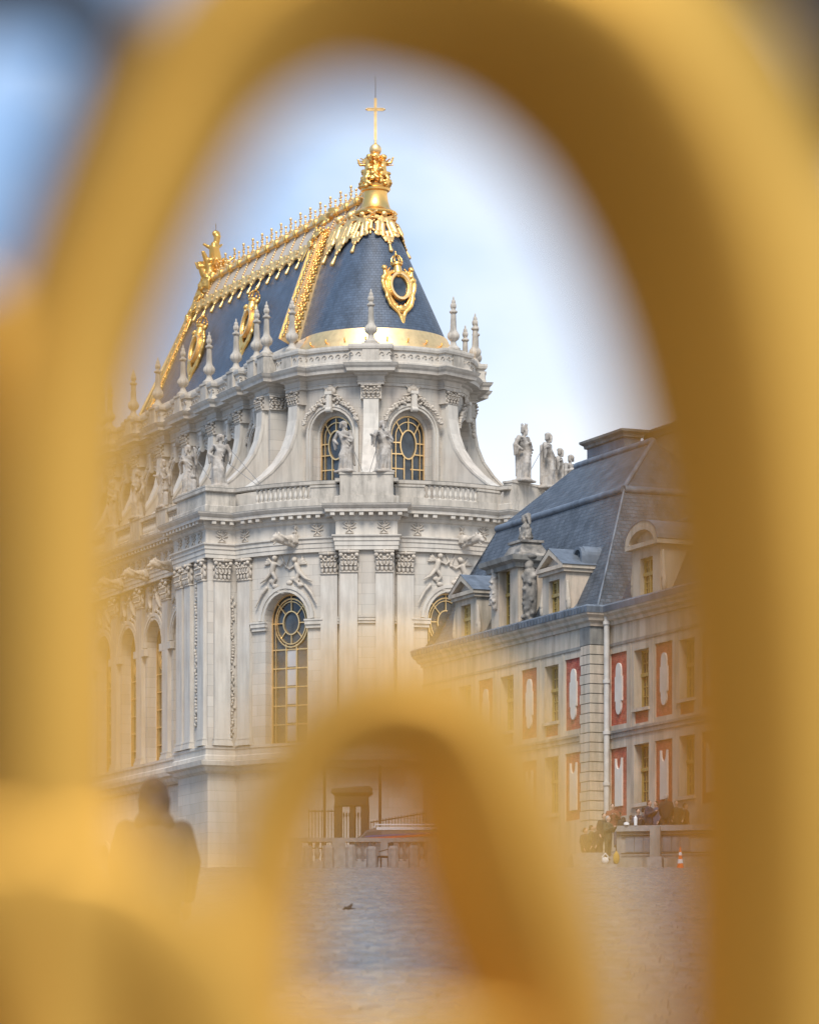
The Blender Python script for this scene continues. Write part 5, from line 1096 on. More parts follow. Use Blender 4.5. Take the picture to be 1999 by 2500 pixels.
B = [cap((0, 0, 0), (0, 0, 1.2), 0.22, 0.30), cap((0, 0, 1.2), (0, 0, 1.9), 0.30, 0.27), ell((0, -0.08, 2.25), (0.2, 0.22, 0.25)), ell((0, -0.05, 2.55), (0.34, 0.3, 0.14)), cap((-0.25, -0.1, 1.8), (0.15, -0.3, 1.5), 0.11, 0.08), cap((0.25, -0.1, 1.8), (-0.1, -0.3, 1.55), 0.11, 0.08)]
for i in range(16): B.append(ell((g.uniform(-0.22, 0.22), -0.22 + g.uniform(-0.08, 0.05), g.uniform(0.1, 1.4)), (g.uniform(0.08, 0.16), 0.12, g.uniform(0.08, 0.16))))
herm = sculpt('herm', B, dark_stone, 0.045); herm_p = sculpt('herm_pale', B, statue_m, 0.045)
place('herm', herm, d2, xc + hw + 0.12, 0.25, z0 + 0.05, R(40), 1.08); place('herm', herm_p, d2, xc - 0.85, -0.3, z0 + 0.9, 0, 0.7)
# little arched lead lucarne on the slope
def prism_arch(xc, hw, zs_, y0, y1, n_=10):
    pts = [(xc - hw, zs_ - 0.6)] + [(xc - hw * math.cos(PI * i / n_), zs_ + hw * 0.9 * math.sin(PI * i / n_)) for i in range(n_ + 1)] + [(xc + hw, zs_ - 0.6)]
    n2 = len(pts); vs = [(x, y0, z) for x, z in pts] + [(x, y1, z) for x, z in pts]
    return vs, [tuple(range(n2)), tuple(range(n2, 2 * n2))[::-1]] + [(i, (i + 1) % n2, n2 + (i + 1) % n2, n2 + i) for i in range(n2)]
mb = MB(); mb.add(*prism_arch(-2.85, 0.45, 23.65, 0.9, 2.2)); luc = mb.build('lucarne', lead_g, wing)
mb = MB(); vs, fs = prism_arch(-2.85, 0.33, 23.6, 0.87, 0.92); mb.add(vs, fs); mb.build('lucarne_pane', glass, luc)
# the frame sits behind its pane's edge
mb2 = MB(); o_ = arch_out(0.68, 23.05, 23.6, 0.32, 10); band2(mb2, lambda u, d, z: (-2.85 + u, 0.87 - d, z), 0, o_, -0.03, 0.10, -0.05, 0.12)
for x in (-0.11, 0.11): band2(mb2, lambda u, d, z: (-2.85 + u, 0.87 - d, z), 0, [(x, 23.05), (x, 23.85)], -0.015, 0.015, 0.0, 0.04)
mb2.build('lucarne_frame', lead_g, luc)
# ------------------------------------------------------------------ the lower range that runs on from the pavilion
rng_ = wing_root('brick_range', 'brick and stone range right of the drainpipe with a curved-pediment dormer', 'building')
facade(0.02, 16.0, [3.05, 7.0, 10.95, 14.9], [0.98, 5.0, 8.95, 12.9], 0.75, rng_)
for nm, mt, pr in (('eaves_cornice', bstone, [(0.0, 20.36), (0.08, 20.36), (0.1, 20.5), (0.22, 20.58), (0.25, 20.7), (0.36, 20.8), (0.38, 20.88), (-0.05, 20.9)]), ('lead_gutter', lead_g, [(0.40, 20.88), (0.44, 21.12), (0.36, 21.2), (-0.1, 21.22)])):
    mb = MB(); sweep(mb, [(0.05, 0.75), (16.0, 0.75)], pr); mb.build(nm, mt, rng_)
hold([(0.0, 1.25, 21.18), (16, 1.25, 21.18), (16, 2.7, 24.4), (0.0, 2.7, 24.4)], 'lower_slope', slate_b, rng_)
hold([(-1.6, 2.7, 24.4), (16, 2.7, 24.4), (16, 8, 25.2), (-1.6, 8, 25.2)], 'upper_slope', lead_g, rng_)
mb = MB(); mb.tube([(-1.6, 2.7, 24.4), (16, 2.7, 24.4)], 0.13, 8); mb.build('break_roll', lead_g, rng_, smooth=True)
def curved_dormer(xc):
    hw = 1.25; z0, z1 = 21.25, 23.2; y = 0.85
    mb = MB(); wall_rects(mb, xc - hw, xc + hw, z0, z1, [(xc - 0.55, xc + 0.55, z0 + 0.02, z0 + 1.55, 0.3)], y); mb.box(xc - hw + 0.001, xc - hw + 0.3, y + 0.002, 3.0, z0, z1 - 0.01); mb.box(xc + hw - 0.3, xc + hw - 0.001, y + 0.002, 3.2, z0, z1 - 0.01)
    d = mb.build('dormer', bstone, rng_)
    mb = MB(); mb.box(xc - hw - 0.2, xc + hw + 0.2, y - 0.25, y + 2.6, z1, z1 + 0.18); m_ = lambda u, dd, z: (xc + u, y - dd, z)
    ar = [((hw + 0.1) * math.cos(t), z1 + 0.18 + 0.78 * math.sin(t)) for t in [PI - PI * i / 16 for i in range(17)]]
    band2(mb, m_, 0, ar, -0.26, 0.08, -0.1, 0.25); mb.build('curved_pediment', bstone, d)
    mb = MB(); band2(mb, m_, 0, ar, 0.08, 0.13, -2.4, 0.27); mb.build('dormer_roof', lead_g, d)
    mb = MB(); n_ = len(ar); mb.add([m_(a * 0.95, -0.08, z) for a, z in ar], [tuple(range(n_))]); mb.build('tympanum', bstone, d)
    sash(xc, z0 + 0.02, z0 + 1.55, 1.1, y + 0.28, d)
    for s_ in (-1, 1): blob_mb([ell((xc + s_ * (hw + 0.12), y + 0.1, z0 + 0.4), (0.15, 0.1, 0.35)), cap((xc + s_ * (hw + 0.1), y + 0.1, z0 + 0.6), (xc + s_ * (hw + 0.03), y + 0.1, z0 + 1.7), 0.12, 0.05)]).build('console', bstone, d)
curved_dormer(3.3); curved_dormer(11.0)
mb = MB(); mb.tube([(0.32, 0.55, 21.0), (0.32, 0.55, 12.0)], 0.12, 12)
for z in (20.4, 18.0, 15.9, 13.8): mb.tube([(0.32, 0.55, z), (0.32, 0.55, z + 0.14)], 0.16, 12)
mb.build('drainpipe', pipe_paint, rng_, smooth=True)
mb = MB(); mb.tube([(-0.12, 0.72, 20.4), (-0.12, 0.74, 11)], 0.025, 6); mb.build('cable', iron, rng_)

# ------------------------------------------------------------------ forecourt: bollards, balustrade, railings, steps, cone, people
ZO[0] = 0.0
def G(px, Y): return (px - HX) / F * Y
BL = [('pale', 'short stone bollard half lost in gold blur, leftmost of the row'), ('', 'weathered stone bollard second from the left, in front of the balustrade pier'), ('', 'stone bollard left of the gap that shows the balusters'), ('', 'dark stone bollard between the balusters and the black chair'), ('', 'stone bollard right behind the black chair'), ('', 'stone bollard at the right end touching the dark gold bar')]
mb = MB(); n = 4
for (h0, h1, za, zb_) in ((0.20, 0.185, -0.05, 0.8), (0.185, 0.14, 0.8, 0.9)):
    vs = []
    for (h, z) in ((h0, za), (h1, zb_)):
        for i in range(8): a = 2 * PI * (i + 0.5) / 8; vs.append((h * 1.06 * math.cos(a), h * 1.06 * math.sin(a), z))
    mb.add(vs, [tuple(range(8))[::-1], tuple(range(8, 16))] + [(i, (i + 1) % 8, 8 + (i + 1) % 8, 8 + i) for i in range(8)])
bol = mb.mesh('bollard', granite)
for i, px in enumerate((752, 803, 856, 908, 960, 1010)):
    o = place('stone_bollard', bol, None, G(px, 152 + 0.12 * i), 152 + 0.12 * i, gz(152), 0.4 * i, (1, 1, 1 + 0.03 * ((i * 7) % 3 - 1)))
    o['label'] = BL[i][1]; o['category'] = 'bollard'; o['group'] = 'stone bollards in front of the balustrade'
# court balustrade
Yb = 159.0
cb_root = thing('court_balustrade', 'low stone balustrade with pale coping behind the bollards', 'balustrade', (G(900, Yb), Yb, ZB))
bx0, bx1 = G(700, Yb) - G(900, Yb), G(1150, Yb) - G(900, Yb)
def lb(name, m, *b, parent=None): mb = MB(); mb.box(*b); return mb.build(name, m, parent)
lb('coping', granite, bx0, bx1, -0.22, 0.22, 1.20, 1.36, parent=cb_root); lb('plinth', granite, bx0, bx1, -0.2, 0.2, 0, 0.45, parent=cb_root)
for px in (722, 828, 945, 1060): c = G(px, Yb) - G(900, Yb); lb('pier', granite, c - 0.25, c + 0.25, -0.26, 0.26, 0.0, 1.24, parent=cb_root)
gb = MB().lathe([(r_ * 1.05, z * 0.92) for r_, z in prof_b] if 'prof_b' in globals() else [(0.1, 0), (0.1, 0.06), (0.05, 0.1), (0.11, 0.25), (0.11, 0.35), (0.05, 0.58), (0.09, 0.68), (0.09, 0.76)], 10).mesh('baluster', granite, True)
x = bx0 + 0.12
while x < bx1:
    if all(abs(x - (G(px, Yb) - G(900, Yb))) > 0.35 for px in (722, 828, 945, 1060)): place('baluster', gb, cb_root, x, 0, 0.45)
    x += 0.27
# black folding chair beside the bollards
def chair(x, Y):
    r_ = thing('black_chair', 'black metal chair between two stone bollards before the balustrade', 'chair', (x, Y, ZB if Y > YC else gz(Y)), 0.35)
    lb('seat', black_iron, -0.24, 0.24, -0.24, 0.24, 0.43, 0.48, parent=r_); lb('backrest', black_iron, 0.22, 0.27, -0.24, 0.24, 0.5, 1.0, parent=r_)
    for sx in (-0.21, 0.21):
        for sy in (-0.2, 0.2): lb('leg', black_iron, sx - 0.02, sx + 0.02, sy - 0.02, sy + 0.02, 0, 0.44, parent=r_)
    mb = MB(); mb.tube([(-0.3, -0.22, 0.62), (0.24, -0.22, 0.78)], 0.02, 6); mb.build('armrest', black_iron, r_)
chair(G(939, 154), 154.0)
# dark gateway and iron railings behind
Yp = 176.0
po = thing('dark_gateway', 'dark gateway with flared lintel between iron railings behind the balustrade', 'gateway', (G(861, Yp), Yp, ZB), -0.12)
s_p = F / Yp
def pz(py, Y=Yp): return (HY - py) / F * Y - ZB
for px in (826, 862, 892): c = (px - 861) / s_p; lb('post', iron, c - 0.12 * (1.2 if px != 862 else 0.8), c + 0.12 * (1.2 if px != 862 else 0.8), -0.3, 0.3, 0, pz(1966), parent=po)
mb = MB(); zt, zm = pz(1927), pz(1968)
vs = [(-0.72, -0.4, zm), (0.66, -0.4, zm), (0.66, 0.4, zm), (-0.72, 0.4, zm), (-0.72, -0.4, zt - 0.32), (0.66, -0.4, zt - 0.32), (0.66, 0.4, zt - 0.32), (-0.72, 0.4, zt - 0.32), (-0.86, -0.55, zt - 0.18), (0.82, -0.55, zt - 0.18), (0.82, 0.55, zt - 0.18), (-0.86, 0.55, zt - 0.18), (-0.82, -0.5, zt), (0.78, -0.5, zt + 0.1), (0.78, 0.5, zt + 0.1), (-0.82, 0.5, zt)]
fs = [(0, 3, 2, 1), (12, 13, 14, 15)]
for k in range(3): fs += [(k * 4 + i, k * 4 + (i + 1) % 4, k * 4 + 4 + (i + 1) % 4, k * 4 + 4 + i) for i in range(4)]
mb.add(vs, fs); mb.build('lintel', iron, po)
for j in range(9): c = -0.5 + 1.0 * j / 8; mb = MB(); mb.tube([(c, 0, 0), (c, 0, pz(1992))], 0.02, 6); mb.add(ICO2[0], ICO2[1], Matrix.Translation((c, 0, pz(1990))) @ Matrix.Diagonal((0.04, 0.04, 0.12, 1))); mb.build('spiked_bar', iron, po)
def railing(px0, px1, Y, ztop, label, slope=0.0):
    x0, x1 = G(px0, Y), G(px1, Y); r_ = thing('iron_railing', label, 'railing', ((x0 + x1) / 2, Y, ZB)); w_ = x1 - x0
    n_ = int(w_ / 0.13); me = MB().tube([(0, 0, 0), (0, 0, ztop)], 0.018, 6).mesh('rail_bar', iron)
    for i in range(n_ + 1): x = -w_ / 2 + w_ * i / n_; place('rail_bar', me, r_, x, 0, 0 + 0, 0, (1, 1, 1 + slope * (x / w_)))
    for z in (ztop - 0.08, ztop * 0.55): mb = MB(); mb.tube([(-w_ / 2, 0, z * (1 - slope / 2)), (w_ / 2, 0, z * (1 + slope / 2))], 0.03, 6); mb.build('cross_rail', iron, r_)
railing(755, 818, 175.0, (HY - 1976) / F * 175 - ZB, 'iron railing left of the dark gateway')
railing(905, 1040, 175.0, (HY - 1992) / F * 175 - ZB, 'iron railing right of the dark gateway behind the white van', 0.12)
for px, nm in ((793, 'thin tall pole left of the dark gateway'), (928, 'thin tall pole right of the dark gateway')):
    mb = MB(); zt = (HY - 1868) / F * 170 - ZB; mb.tube([(0, 0, 0), (0, 0, zt)], 0.06, 8)
    for z, a, b in ((zt - 0.1, -0.5, 0.9), (zt - 1.0, -0.9, 0.0)): mb.tube([(a, 0, z), (b, 0, z)], 0.012, 5)
    me = mb.mesh('tall_pole', iron); o = place('tall_pole', me, None, G(px, 170), 170, ZB); o['label'] = nm; o['category'] = 'pole'; o['group'] = 'thin poles before the chapel'
# parked white van with coloured stripes, only its roof shows over the balustrade
Yv = 166.0
van = thing('parked_van', 'white van roof with blue and red stripes showing above the balustrade', 'van', (G(950, Yv), Yv, ZB), 0.0)
sv = F / Yv; zt = (HY - 2024) / F * Yv - ZB
side = [(-1.75, 0.35), (-1.8, 1.0), (-1.55, 1.45), (-0.9, zt - 0.12), (-0.5, zt), (2.6, zt), (2.9, zt - 0.4), (2.95, 0.4)]
mb = MB(); n_ = len(side); mb.add([(x, -0.9, z) for x, z in side] + [(x, 0.9, z) for x, z in side], [tuple(range(n_)), tuple(range(n_, 2 * n_))[::-1]] + [(i, (i + 1) % n_, n_ + (i + 1) % n_, n_ + i) for i in range(n_)]); mb.build('body', grey_paint, van)
lb('roof', white_paint, -0.5, 2.6, -0.92, 0.92, zt - 0.1, zt + 0.02, parent=van)
mb = MB(); mb.add([(-1.5, -0.905, 1.45), (-0.86, -0.905, zt - 0.18), (-0.3, -0.905, zt - 0.14), (-0.3, -0.905, 1.45)], [(0, 1, 2, 3)]); mb.add([(-1.56, -0.8, 1.5), (-0.95, -0.8, zt - 0.12), (-0.95, 0.8, zt - 0.12), (-1.56, 0.8, 1.5)], [(0, 1, 2, 3)]); mb.build('window', glass, van)
for (m_, z0, z1) in ((red_paint, 1.93, 2.0), (blue_paint, 2.02, 2.08)): mb = MB(); mb.add([(-1.0, -0.908, z0 - 0.2), (2.7, -0.908, z0), (2.7, -0.908, z1), (-0.9, -0.908, z1 - 0.2)], [(0, 1, 2, 3)]); mb.build('stripe', m_, van)
mb = MB(); mb.tube([(-0.6, -0.8, zt), (-0.55, -0.8, zt + 0.12), (2.3, -0.8, zt + 0.12), (2.4, -0.8, zt)], 0.03, 6); mb.build('roof_rack', white_paint, van)
for x in (-1.1, 2.1):
    for y in (-0.85, 0.85): mb = MB(); mb.lathe([(0.05, -0.1), (0.33, -0.1), (0.35, 0), (0.33, 0.1), (0.05, 0.1)], 20, Matrix.Translation((x, y, 0.35)) @ Matrix.Rotation(PI / 2, 4, 'X')); mb.build('wheel', rubber, van)
mb = MB(); mb.lathe([(0.14, 0), (0.1, 0.25), (0.02, 0.35)], 12); cone2 = mb
# steps and parapet of the terrace before the brick wing
st = thing('terrace_steps', 'broad stone steps climbing to the terrace left of the grey parapet', 'steps', (G(1470, 156), 156.0, ZB))
for i in range(4): lb('step', granite, G(1400, 156) - G(1470, 156), G(1506, 156) - G(1470, 156), 0.38 * i, 6.0, 0.17 * i, 0.17 * (i + 1), parent=st)
tp = thing('terrace', 'raised paved terrace against the brick wing', 'terrace', (G(1600, 162), 162, ZB)); tp['kind'] = 'structure'; del tp['category']
q = [(1440, 161.5), (1506, 158.6), (1900, 156), (2100, 170), (1500, 176), (1420, 176)]
mb = MB(); P = [(G(a, b) - tp.location.x, b - tp.location.y) for a, b in q]; n_ = len(P)
mb.add([(x, y, 0) for x, y in P] + [(x, y, 0.85) for x, y in P], [tuple(range(n_, 2 * n_))] + [(i, (i + 1) % n_, n_ + (i + 1) % n_, n_ + i) for i in range(n_)]); mb.build('terrace_slab', granite, tp)
pw = thing('terrace_parapet', 'grey stone terrace parapet with metal panels and stout pillar behind the traffic cone', 'parapet wall', (G(1505, 157.6), 157.6, ZB), math.atan2(-2.6, 3.3) * 0.35)
zt = (HY - 2017) / F * 157.6 - ZB
lb('coping', granite, -0.05, 6.0, -0.2, 0.2, zt - 0.22, zt, parent=pw); lb('wall', granite, 0.0, 6.0, 0.0, 0.35, 0, zt - 0.22, parent=pw)
for i in range(7): lb('metal_panel', lead_g, 0.35 + 0.36 * i, 0.35 + 0.36 * i + 0.34, -0.05, 0.0, 0.72, zt - 0.4, parent=pw)
for z in (0.66, zt - 0.36): mb = MB(); mb.tube([(0.2, -0.1, z), (5.8, -0.1, z)], 0.03, 6); mb.build('rail', iron, pw)
lb('pillar', bstone_g, 1.35, 1.75, -0.35, 0.02, 0, zt - 0.05, parent=pw); lb('pillar_foot', granite, 1.28, 1.82, -0.42, -0.02, 0, 0.5, parent=pw); lb('plinth_stone', bstone_g, 0.0, 1.25, -0.12, 0.0, 0, 0.5, parent=pw); lb('plinth_stone', bstone_g, 1.85, 5.9, -0.12, 0.0, 0, 0.45, parent=pw)
# traffic cone
xc, yc_ = G(1660, 152), 152.0
tcn_ = thing('traffic_cone', 'orange and white traffic cone on the cobbles at the right', 'traffic cone', (xc, yc_, gz(yc_)))
def ring_mesh(name, z0, z1, m_, ex=0.0): r = lambda z: 0.135 - 0.112 * z / 0.82 + ex; MB().lathe([(r(z0), z0), (r(z1), z1)], 20).build(name, m_, tcn_, smooth=True)
lb('base', orange_paint, -0.16, 0.16, -0.16, 0.16, 0, 0.05, parent=tcn_); ring_mesh('body', 0.05, 0.84, orange_paint); ring_mesh('reflective_band', 0.22, 0.38, white_paint, 0.004); ring_mesh('reflective_band', 0.52, 0.64, white_paint, 0.004)
# pigeon
Yq = 70.0
B = [ell((0, 0, 0.10), (0.13, 0.055, 0.05), (0, 0.25, 0)), ell((-0.13, 0, 0.07), (0.03, 0.028, 0.028)), cap((-0.10, 0, 0.08), (-0.12, 0, 0.07), 0.03, 0.026), cap((-0.15, 0, 0.068), (-0.18, 0, 0.06), 0.009, 0.003), cap((0.05, 0, 0.1), (0.24, 0, 0.08), 0.035, 0.012),
     cap((0.0, 0.02, 0.13), (0.11, 0.06, 0.22), 0.035, 0.02), cap((0.11, 0.06, 0.22), (0.15, 0.06, 0.28), 0.02, 0.004), cap((0.05, 0.03, 0.12), (0.14, 0.06, 0.2), 0.035, 0.015), cap((-0.01, 0.02, 0.07), (-0.01, 0.02, 0.0), 0.008, 0.006), cap((-0.01, -0.02, 0.07), (-0.01, -0.02, 0.0), 0.008, 0.006)]
pg = sculpt('pigeon', B, cl_black, 0.008); o = place('pigeon', pg, None, G(850, Yq), Yq, gz(Yq) + 0.03, 0, 0.55); o['label'] = 'small dark pigeon with raised wing on the cobbles'; o['category'] = 'bird'

# people
def person(x, Y, z, face, label, jacket, trous, hair, H=1.72, pose='stand', hood=False, voxel=0.026, group=None, prop=None):
    """local -y is the way the person faces"""
    k = H / 1.75; p = thing('person', label, 'person', (x, Y, z), face, group)
    def S(B):
        res = []
        for b in B:
            if b[0] == 'e': r_ = b[2] if isinstance(b[2], tuple) else (b[2],) * 3; res.append(('e', tuple(c * k for c in b[1]), tuple(c * k for c in r_), b[3]))
            else: res.append(('c', tuple(c * k for c in b[1]), tuple(c * k for c in b[2]), b[3] * k, b[4] * k))
        return res
    arms = {'stand': (((-0.26, 0.02, 1.18), (-0.24, -0.12, 0.93)), ((0.26, 0.02, 1.18), (0.24, -0.12, 0.93))), 'phone': (((-0.27, -0.05, 1.16), (-0.08, -0.32, 1.30)), ((0.27, -0.05, 1.16), (0.08, -0.32, 1.30))),
            'raise': (((-0.34, -0.05, 1.32), (-0.26, -0.15, 1.62)), ((0.34, -0.05, 1.32), (0.26, -0.15, 1.62))), 'pocket': (((-0.33, 0.06, 1.16), (-0.24, -0.12, 0.98)), ((0.33, 0.06, 1.16), (0.24, -0.12, 0.98)))}[pose]
    body = [cap((0, 0, 1.46), (0, -0.01, 1.56), 0.055, 0.052), ell((0, -0.02, 1.64), (0.073, 0.092, 0.112)), cap((0, -0.05, 1.56), (0, -0.03, 1.6), 0.045, 0.06), ell((0, -0.118, 1.63), (0.013, 0.02, 0.022)), ell((-0.075, 0, 1.635), (0.014, 0.02, 0.03)), ell((0.075, 0, 1.635), (0.014, 0.02, 0.03)), cap((0, 0, 1.0), (0, 0, 1.46), 0.10, 0.07)]
    for s_, (e_, h_) in zip((-1, 1), arms):
        body += [cap((s_ * 0.17, 0, 1.40), e_, 0.035, 0.03), cap(e_, h_, 0.032, 0.026)]
        d = (Vector(h_) - Vector(e_)).normalized()
        body.append(ell(tuple(Vector(h_) + d * 0.05), (0.035, 0.03, 0.045)))
        for q in range(4): a = Vector(h_) + d * 0.08 + Vector(((q - 1.5) * 0.017, 0, 0)); body.append(cap(tuple(a), tuple(a + d * (0.06 + 0.01 * (q in (1, 2))) + Vector((0, -0.015, -0.01))), 0.011, 0.009))
        body.append(cap(tuple(Vector(h_) + d * 0.03), tuple(Vector(h_) + d * 0.07 + Vector((-s_ * 0.045, -0.01, 0))), 0.013, 0.010))
    for s_ in (-1, 1): body += [cap((s_ * 0.09, 0, 0.95), (s_ * 0.1, -0.01, 0.5), 0.06, 0.045), cap((s_ * 0.1, -0.01, 0.5), (s_ * 0.1, 0, 0.08), 0.04, 0.03)]
    link('body', sculpt('body', S(body), skin, min(voxel, 0.014) if voxel < 0.02 else 0.02), p)
    jk = [cap((0, 0.0, 0.86), (0, 0.0, 1.05), 0.175, 0.165), cap((0, 0, 1.05), (0, 0, 1.33), 0.16, 0.175), cap((-0.15, 0, 1.38), (0.15, 0, 1.38), 0.085, 0.085), cap((-0.09, 0.02, 0.98), (-0.10, 0.02, 1.3), 0.13, 0.13), cap((0.09, 0.02, 0.98), (0.10, 0.02, 1.3), 0.13, 0.13), cap((0, 0.01, 1.40), (0, 0.01, 1.47), 0.11, 0.075)]
    for s_, (e_, h_) in zip((-1, 1), arms): w_ = tuple(Vector(h_) - (Vector(h_) - Vector(e_)).normalized() * 0.02); jk += [cap((s_ * 0.19, 0, 1.40), e_, 0.08, 0.066), cap(e_, w_, 0.064, 0.048)]
    link('jacket', sculpt('jacket', S(jk), jacket, voxel), p)
    tr = []
    for s_ in (-1, 1): tr += [cap((s_ * 0.09, 0, 0.92), (s_ * 0.105, -0.01, 0.52), 0.105, 0.075), cap((s_ * 0.105, -0.01, 0.52), (s_ * 0.105, 0.01, 0.12), 0.07, 0.055)]
    link('trousers', sculpt('trousers', S(tr), trous, voxel), p)
    for s_ in (-1, 1): link('shoe', sculpt('shoe', S([cap((s_ * 0.105, 0.02, 0.05), (s_ * 0.12, -0.15, 0.04), 0.05, 0.04)]), cl_black, 0.016), p)
    if hood:
        link('hood', sculpt('hood', S([ell((0, 0.0, 1.645), (0.108, 0.122, 0.138)), cap((0, 0.03, 1.5), (0, 0.02, 1.62), 0.105, 0.115), cap((-0.06, 0.05, 1.45), (0.06, 0.05, 1.45), 0.085, 0.085), ell((0, 0.06, 1.70), (0.07, 0.075, 0.075)), cap((0, 0.1, 1.47), (0, 0.11, 1.56), 0.06, 0.05)]), jacket, 0.018), p)
    elif hair is not None:
        link('hair', sculpt('hair', S([ell((0, 0.012, 1.675), (0.085, 0.098, 0.09)), ell((0, 0.05, 1.63), (0.072, 0.06, 0.08))]), hair, 0.016), p)
    return p
Yh = 29.0
person(G(379, Yh), Yh, gz(Yh), PI + 0.1, 'person in dark hooded jacket seen from behind, blurred at the lower left', cl_char, cl_black, None, 1.75, 'stand', True, 0.018)
GP = 'visitors crowded at the terrace by the brick wing'
# px, head row, depth, floor height, facing, jacket, hair, pose, label
zf = ZB + 0.85
crowd = [(1474, 157.6, ZB + 0.5, 0.4, cl_black, cl_black, hair_d, 'stand', 'person in long dark coat standing on the steps at the left end of the parapet'),
         (1495, 161.0, zf + 0.28, 0.1, cl_orange, cl_denim, hair_d, 'phone', 'person in rust jacket holding a phone under the brick panel'),
         (1484, 156.8, ZB + 0.34, 0.9, cl_olive, cl_olive, hair_g, 'phone', 'white-haired person in olive coat at the foot of the terrace'),
         (1522, 163.0, zf - 0.1, 2.2, cl_grey, cl_black, hair_d, 'stand', 'person in grey jacket below the ground-floor window'),
         (1540, 162.2, zf - 0.08, 3.4, cl_black, cl_denim, hair_b, 'stand', 'person in black jacket under the lower window sill'),
         (1557, 161.2, zf + 0.1, 0.3, cl_navy, cl_black, hair_d, 'phone', 'person in navy coat holding a phone beside the window'),
         (1584, 160.2, zf + 0.35, 1.0, cl_navy, cl_black, hair_b, 'phone', 'person in navy jacket leaning over the parapet right of the window'),
         (1601, 161.5, zf + 0.42, -0.8, cl_denim, cl_black, hair_d, 'stand', 'person in blue denim jacket against the right brick panel'),
         (1626, 159.8, zf + 0.55, 2.9, cl_black, cl_black, hair_g, 'stand', 'grey-haired person in black coat, tallest at the parapet'),
         (1650, 160.4, zf + 0.35, 0.2, cl_olive, cl_black, hair_d, 'pocket', 'person in dark olive coat at the right end of the crowd'),
         (1672, 161.0, zf + 0.3, 1.4, cl_black, cl_black, hair_d, 'stand', 'person in black half hidden by the gold bar on the right'),
         (1444, 160.5, ZB + 0.25, 1.4, cl_olive, cl_black, hair_d, 'stand', 'person in dark coat at the far left of the queue, in gold haze'),
         (1458, 159.5, ZB + 0.2, -1.2, cl_black, cl_black, hair_d, 'stand', 'person in black beside the steps with only head and shoulders clear')]
crowd += [(1512, 162.2, zf + 0.05, 2.6, cl_black, cl_black, hair_d, 'stand', 'person in black between the rust jacket and the grey jacket'),
          (1571, 162.6, zf + 0.25, 2.0, cl_grey, cl_black, hair_d, 'stand', 'person in grey coat behind the two navy jackets'),
          (1612, 162.4, zf + 0.4, 0.5, cl_char, cl_black, hair_b, 'stand', 'person in charcoal coat between the denim jacket and the grey-haired person'),
          (1638, 162.0, zf + 0.4, 3.0, cl_char, cl_black, hair_d, 'pocket', 'person in charcoal coat just right of the grey-haired person'),
          (1429, 161.2, ZB + 0.2, 0.8, cl_char, cl_black, hair_b, 'stand', 'leftmost person of the queue, almost lost in gold haze')]
for px, Y, z, fc, jk, tr, hr, ps, lab in crowd: person(G(px, Y), Y, z, fc, lab, jk, tr, hr, 1.72, ps, False, 0.03, GP)
# the raised ground those at the back stand on
for (px0, px1, Y0, Y1, zt_) in ((1488, 1503, 160.6, 161.4, zf + 0.28), (1575, 1690, 159.6, 162.4, zf + 0.33)):
    pass
# bags on the steps and cups on the parapet
def tagm(o, name, lab, cat, grp=None):
    o.name = name; o['label'] = lab; o['category'] = cat
    if grp: o['group'] = grp
tagm(place('bag', sculpt('bag', [ell((0, 0, 0.14), (0.14, 0.10, 0.14)), cap((-0.12, 0, 0.28), (0, 0, 0.42), 0.025, 0.025), cap((0, 0, 0.42), (0.12, 0, 0.28), 0.025, 0.025)], cl_white, 0.02), None, G(1478, 156.0), 156.0 + 0.2, ZB + 0.17), 'white_bag', 'white bag standing on the steps', 'bag')
tagm(place('bag', sculpt('bag', [ell((0, 0, 0.24), (0.13, 0.1, 0.25)), cap((0, 0.02, 0.45), (0, 0.02, 0.5), 0.05, 0.03)], cl_ochre, 0.02), None, G(1505, 156.1), 156.3, ZB + 0.17), 'ochre_backpack', 'ochre backpack at the left end of the parapet', 'backpack')
mb = MB(); mb.lathe([(0.06, 0), (0.075, 0.3), (0.03, 0.34), (0.03, 0.38)], 14); tagm(place('x', mb.mesh('flask', white_paint, True), None, G(1551, 157.3), 157.25, ZB + zt), 'white_flask', 'tall white flask on the parapet coping', 'flask')
tagm(place('x', sculpt('cap', [ell((0, 0, 0.06), (0.12, 0.12, 0.09)), ell((0, -0.1, 0.03), (0.09, 0.09, 0.02))], cl_white, 0.014), None, G(1529, 157.4), 157.4, ZB + zt), 'peaked_hat', 'white peaked hat lying on the parapet coping', 'cap')

# ------------------------------------------------------------------ the gilded gate close to the lens
GY0, GK = 1.45, 0.0
def gp(dx, dy, lift=0.0):
    """point of the gate's plane seen at (dx, dy) of a 1724-wide view of the photograph"""
    a = (dx * 1.1595 - HX) / F; b = (HY - dy * 1.1595) / F; t = GY0 / (1 - GK * a) if abs(1 - GK * a) > 1e-3 else GY0
    n_ = Vector((GK, -1, 0)).normalized(); return Vector((a * t, t, b * t)) + n_ * lift, t
def catmull(P, m_=8):
    P = [P[0]] + P + [P[-1]]; res = []
    for i in range(1, len(P) - 2):
        for k in range(m_):
            t = k / m_; a, b, c, d = P[i - 1], P[i], P[i + 1], P[i + 2]
            res.append(tuple(0.5 * (2 * b[j] + (c[j] - a[j]) * t + (2 * a[j] - 5 * b[j] + 4 * c[j] - d[j]) * t * t + (3 * b[j] - a[j] - 3 * c[j] + d[j]) * t ** 3) for j in range(len(b))))
    return res + [P[-2]]
gate = thing('gilded_gate', 'gilded wrought scrollwork of a gate, blurred close to the lens', 'gate', (0, GY0, -1.33))
GN = Vector((0, -1, 0))      # the way the wrought faces look
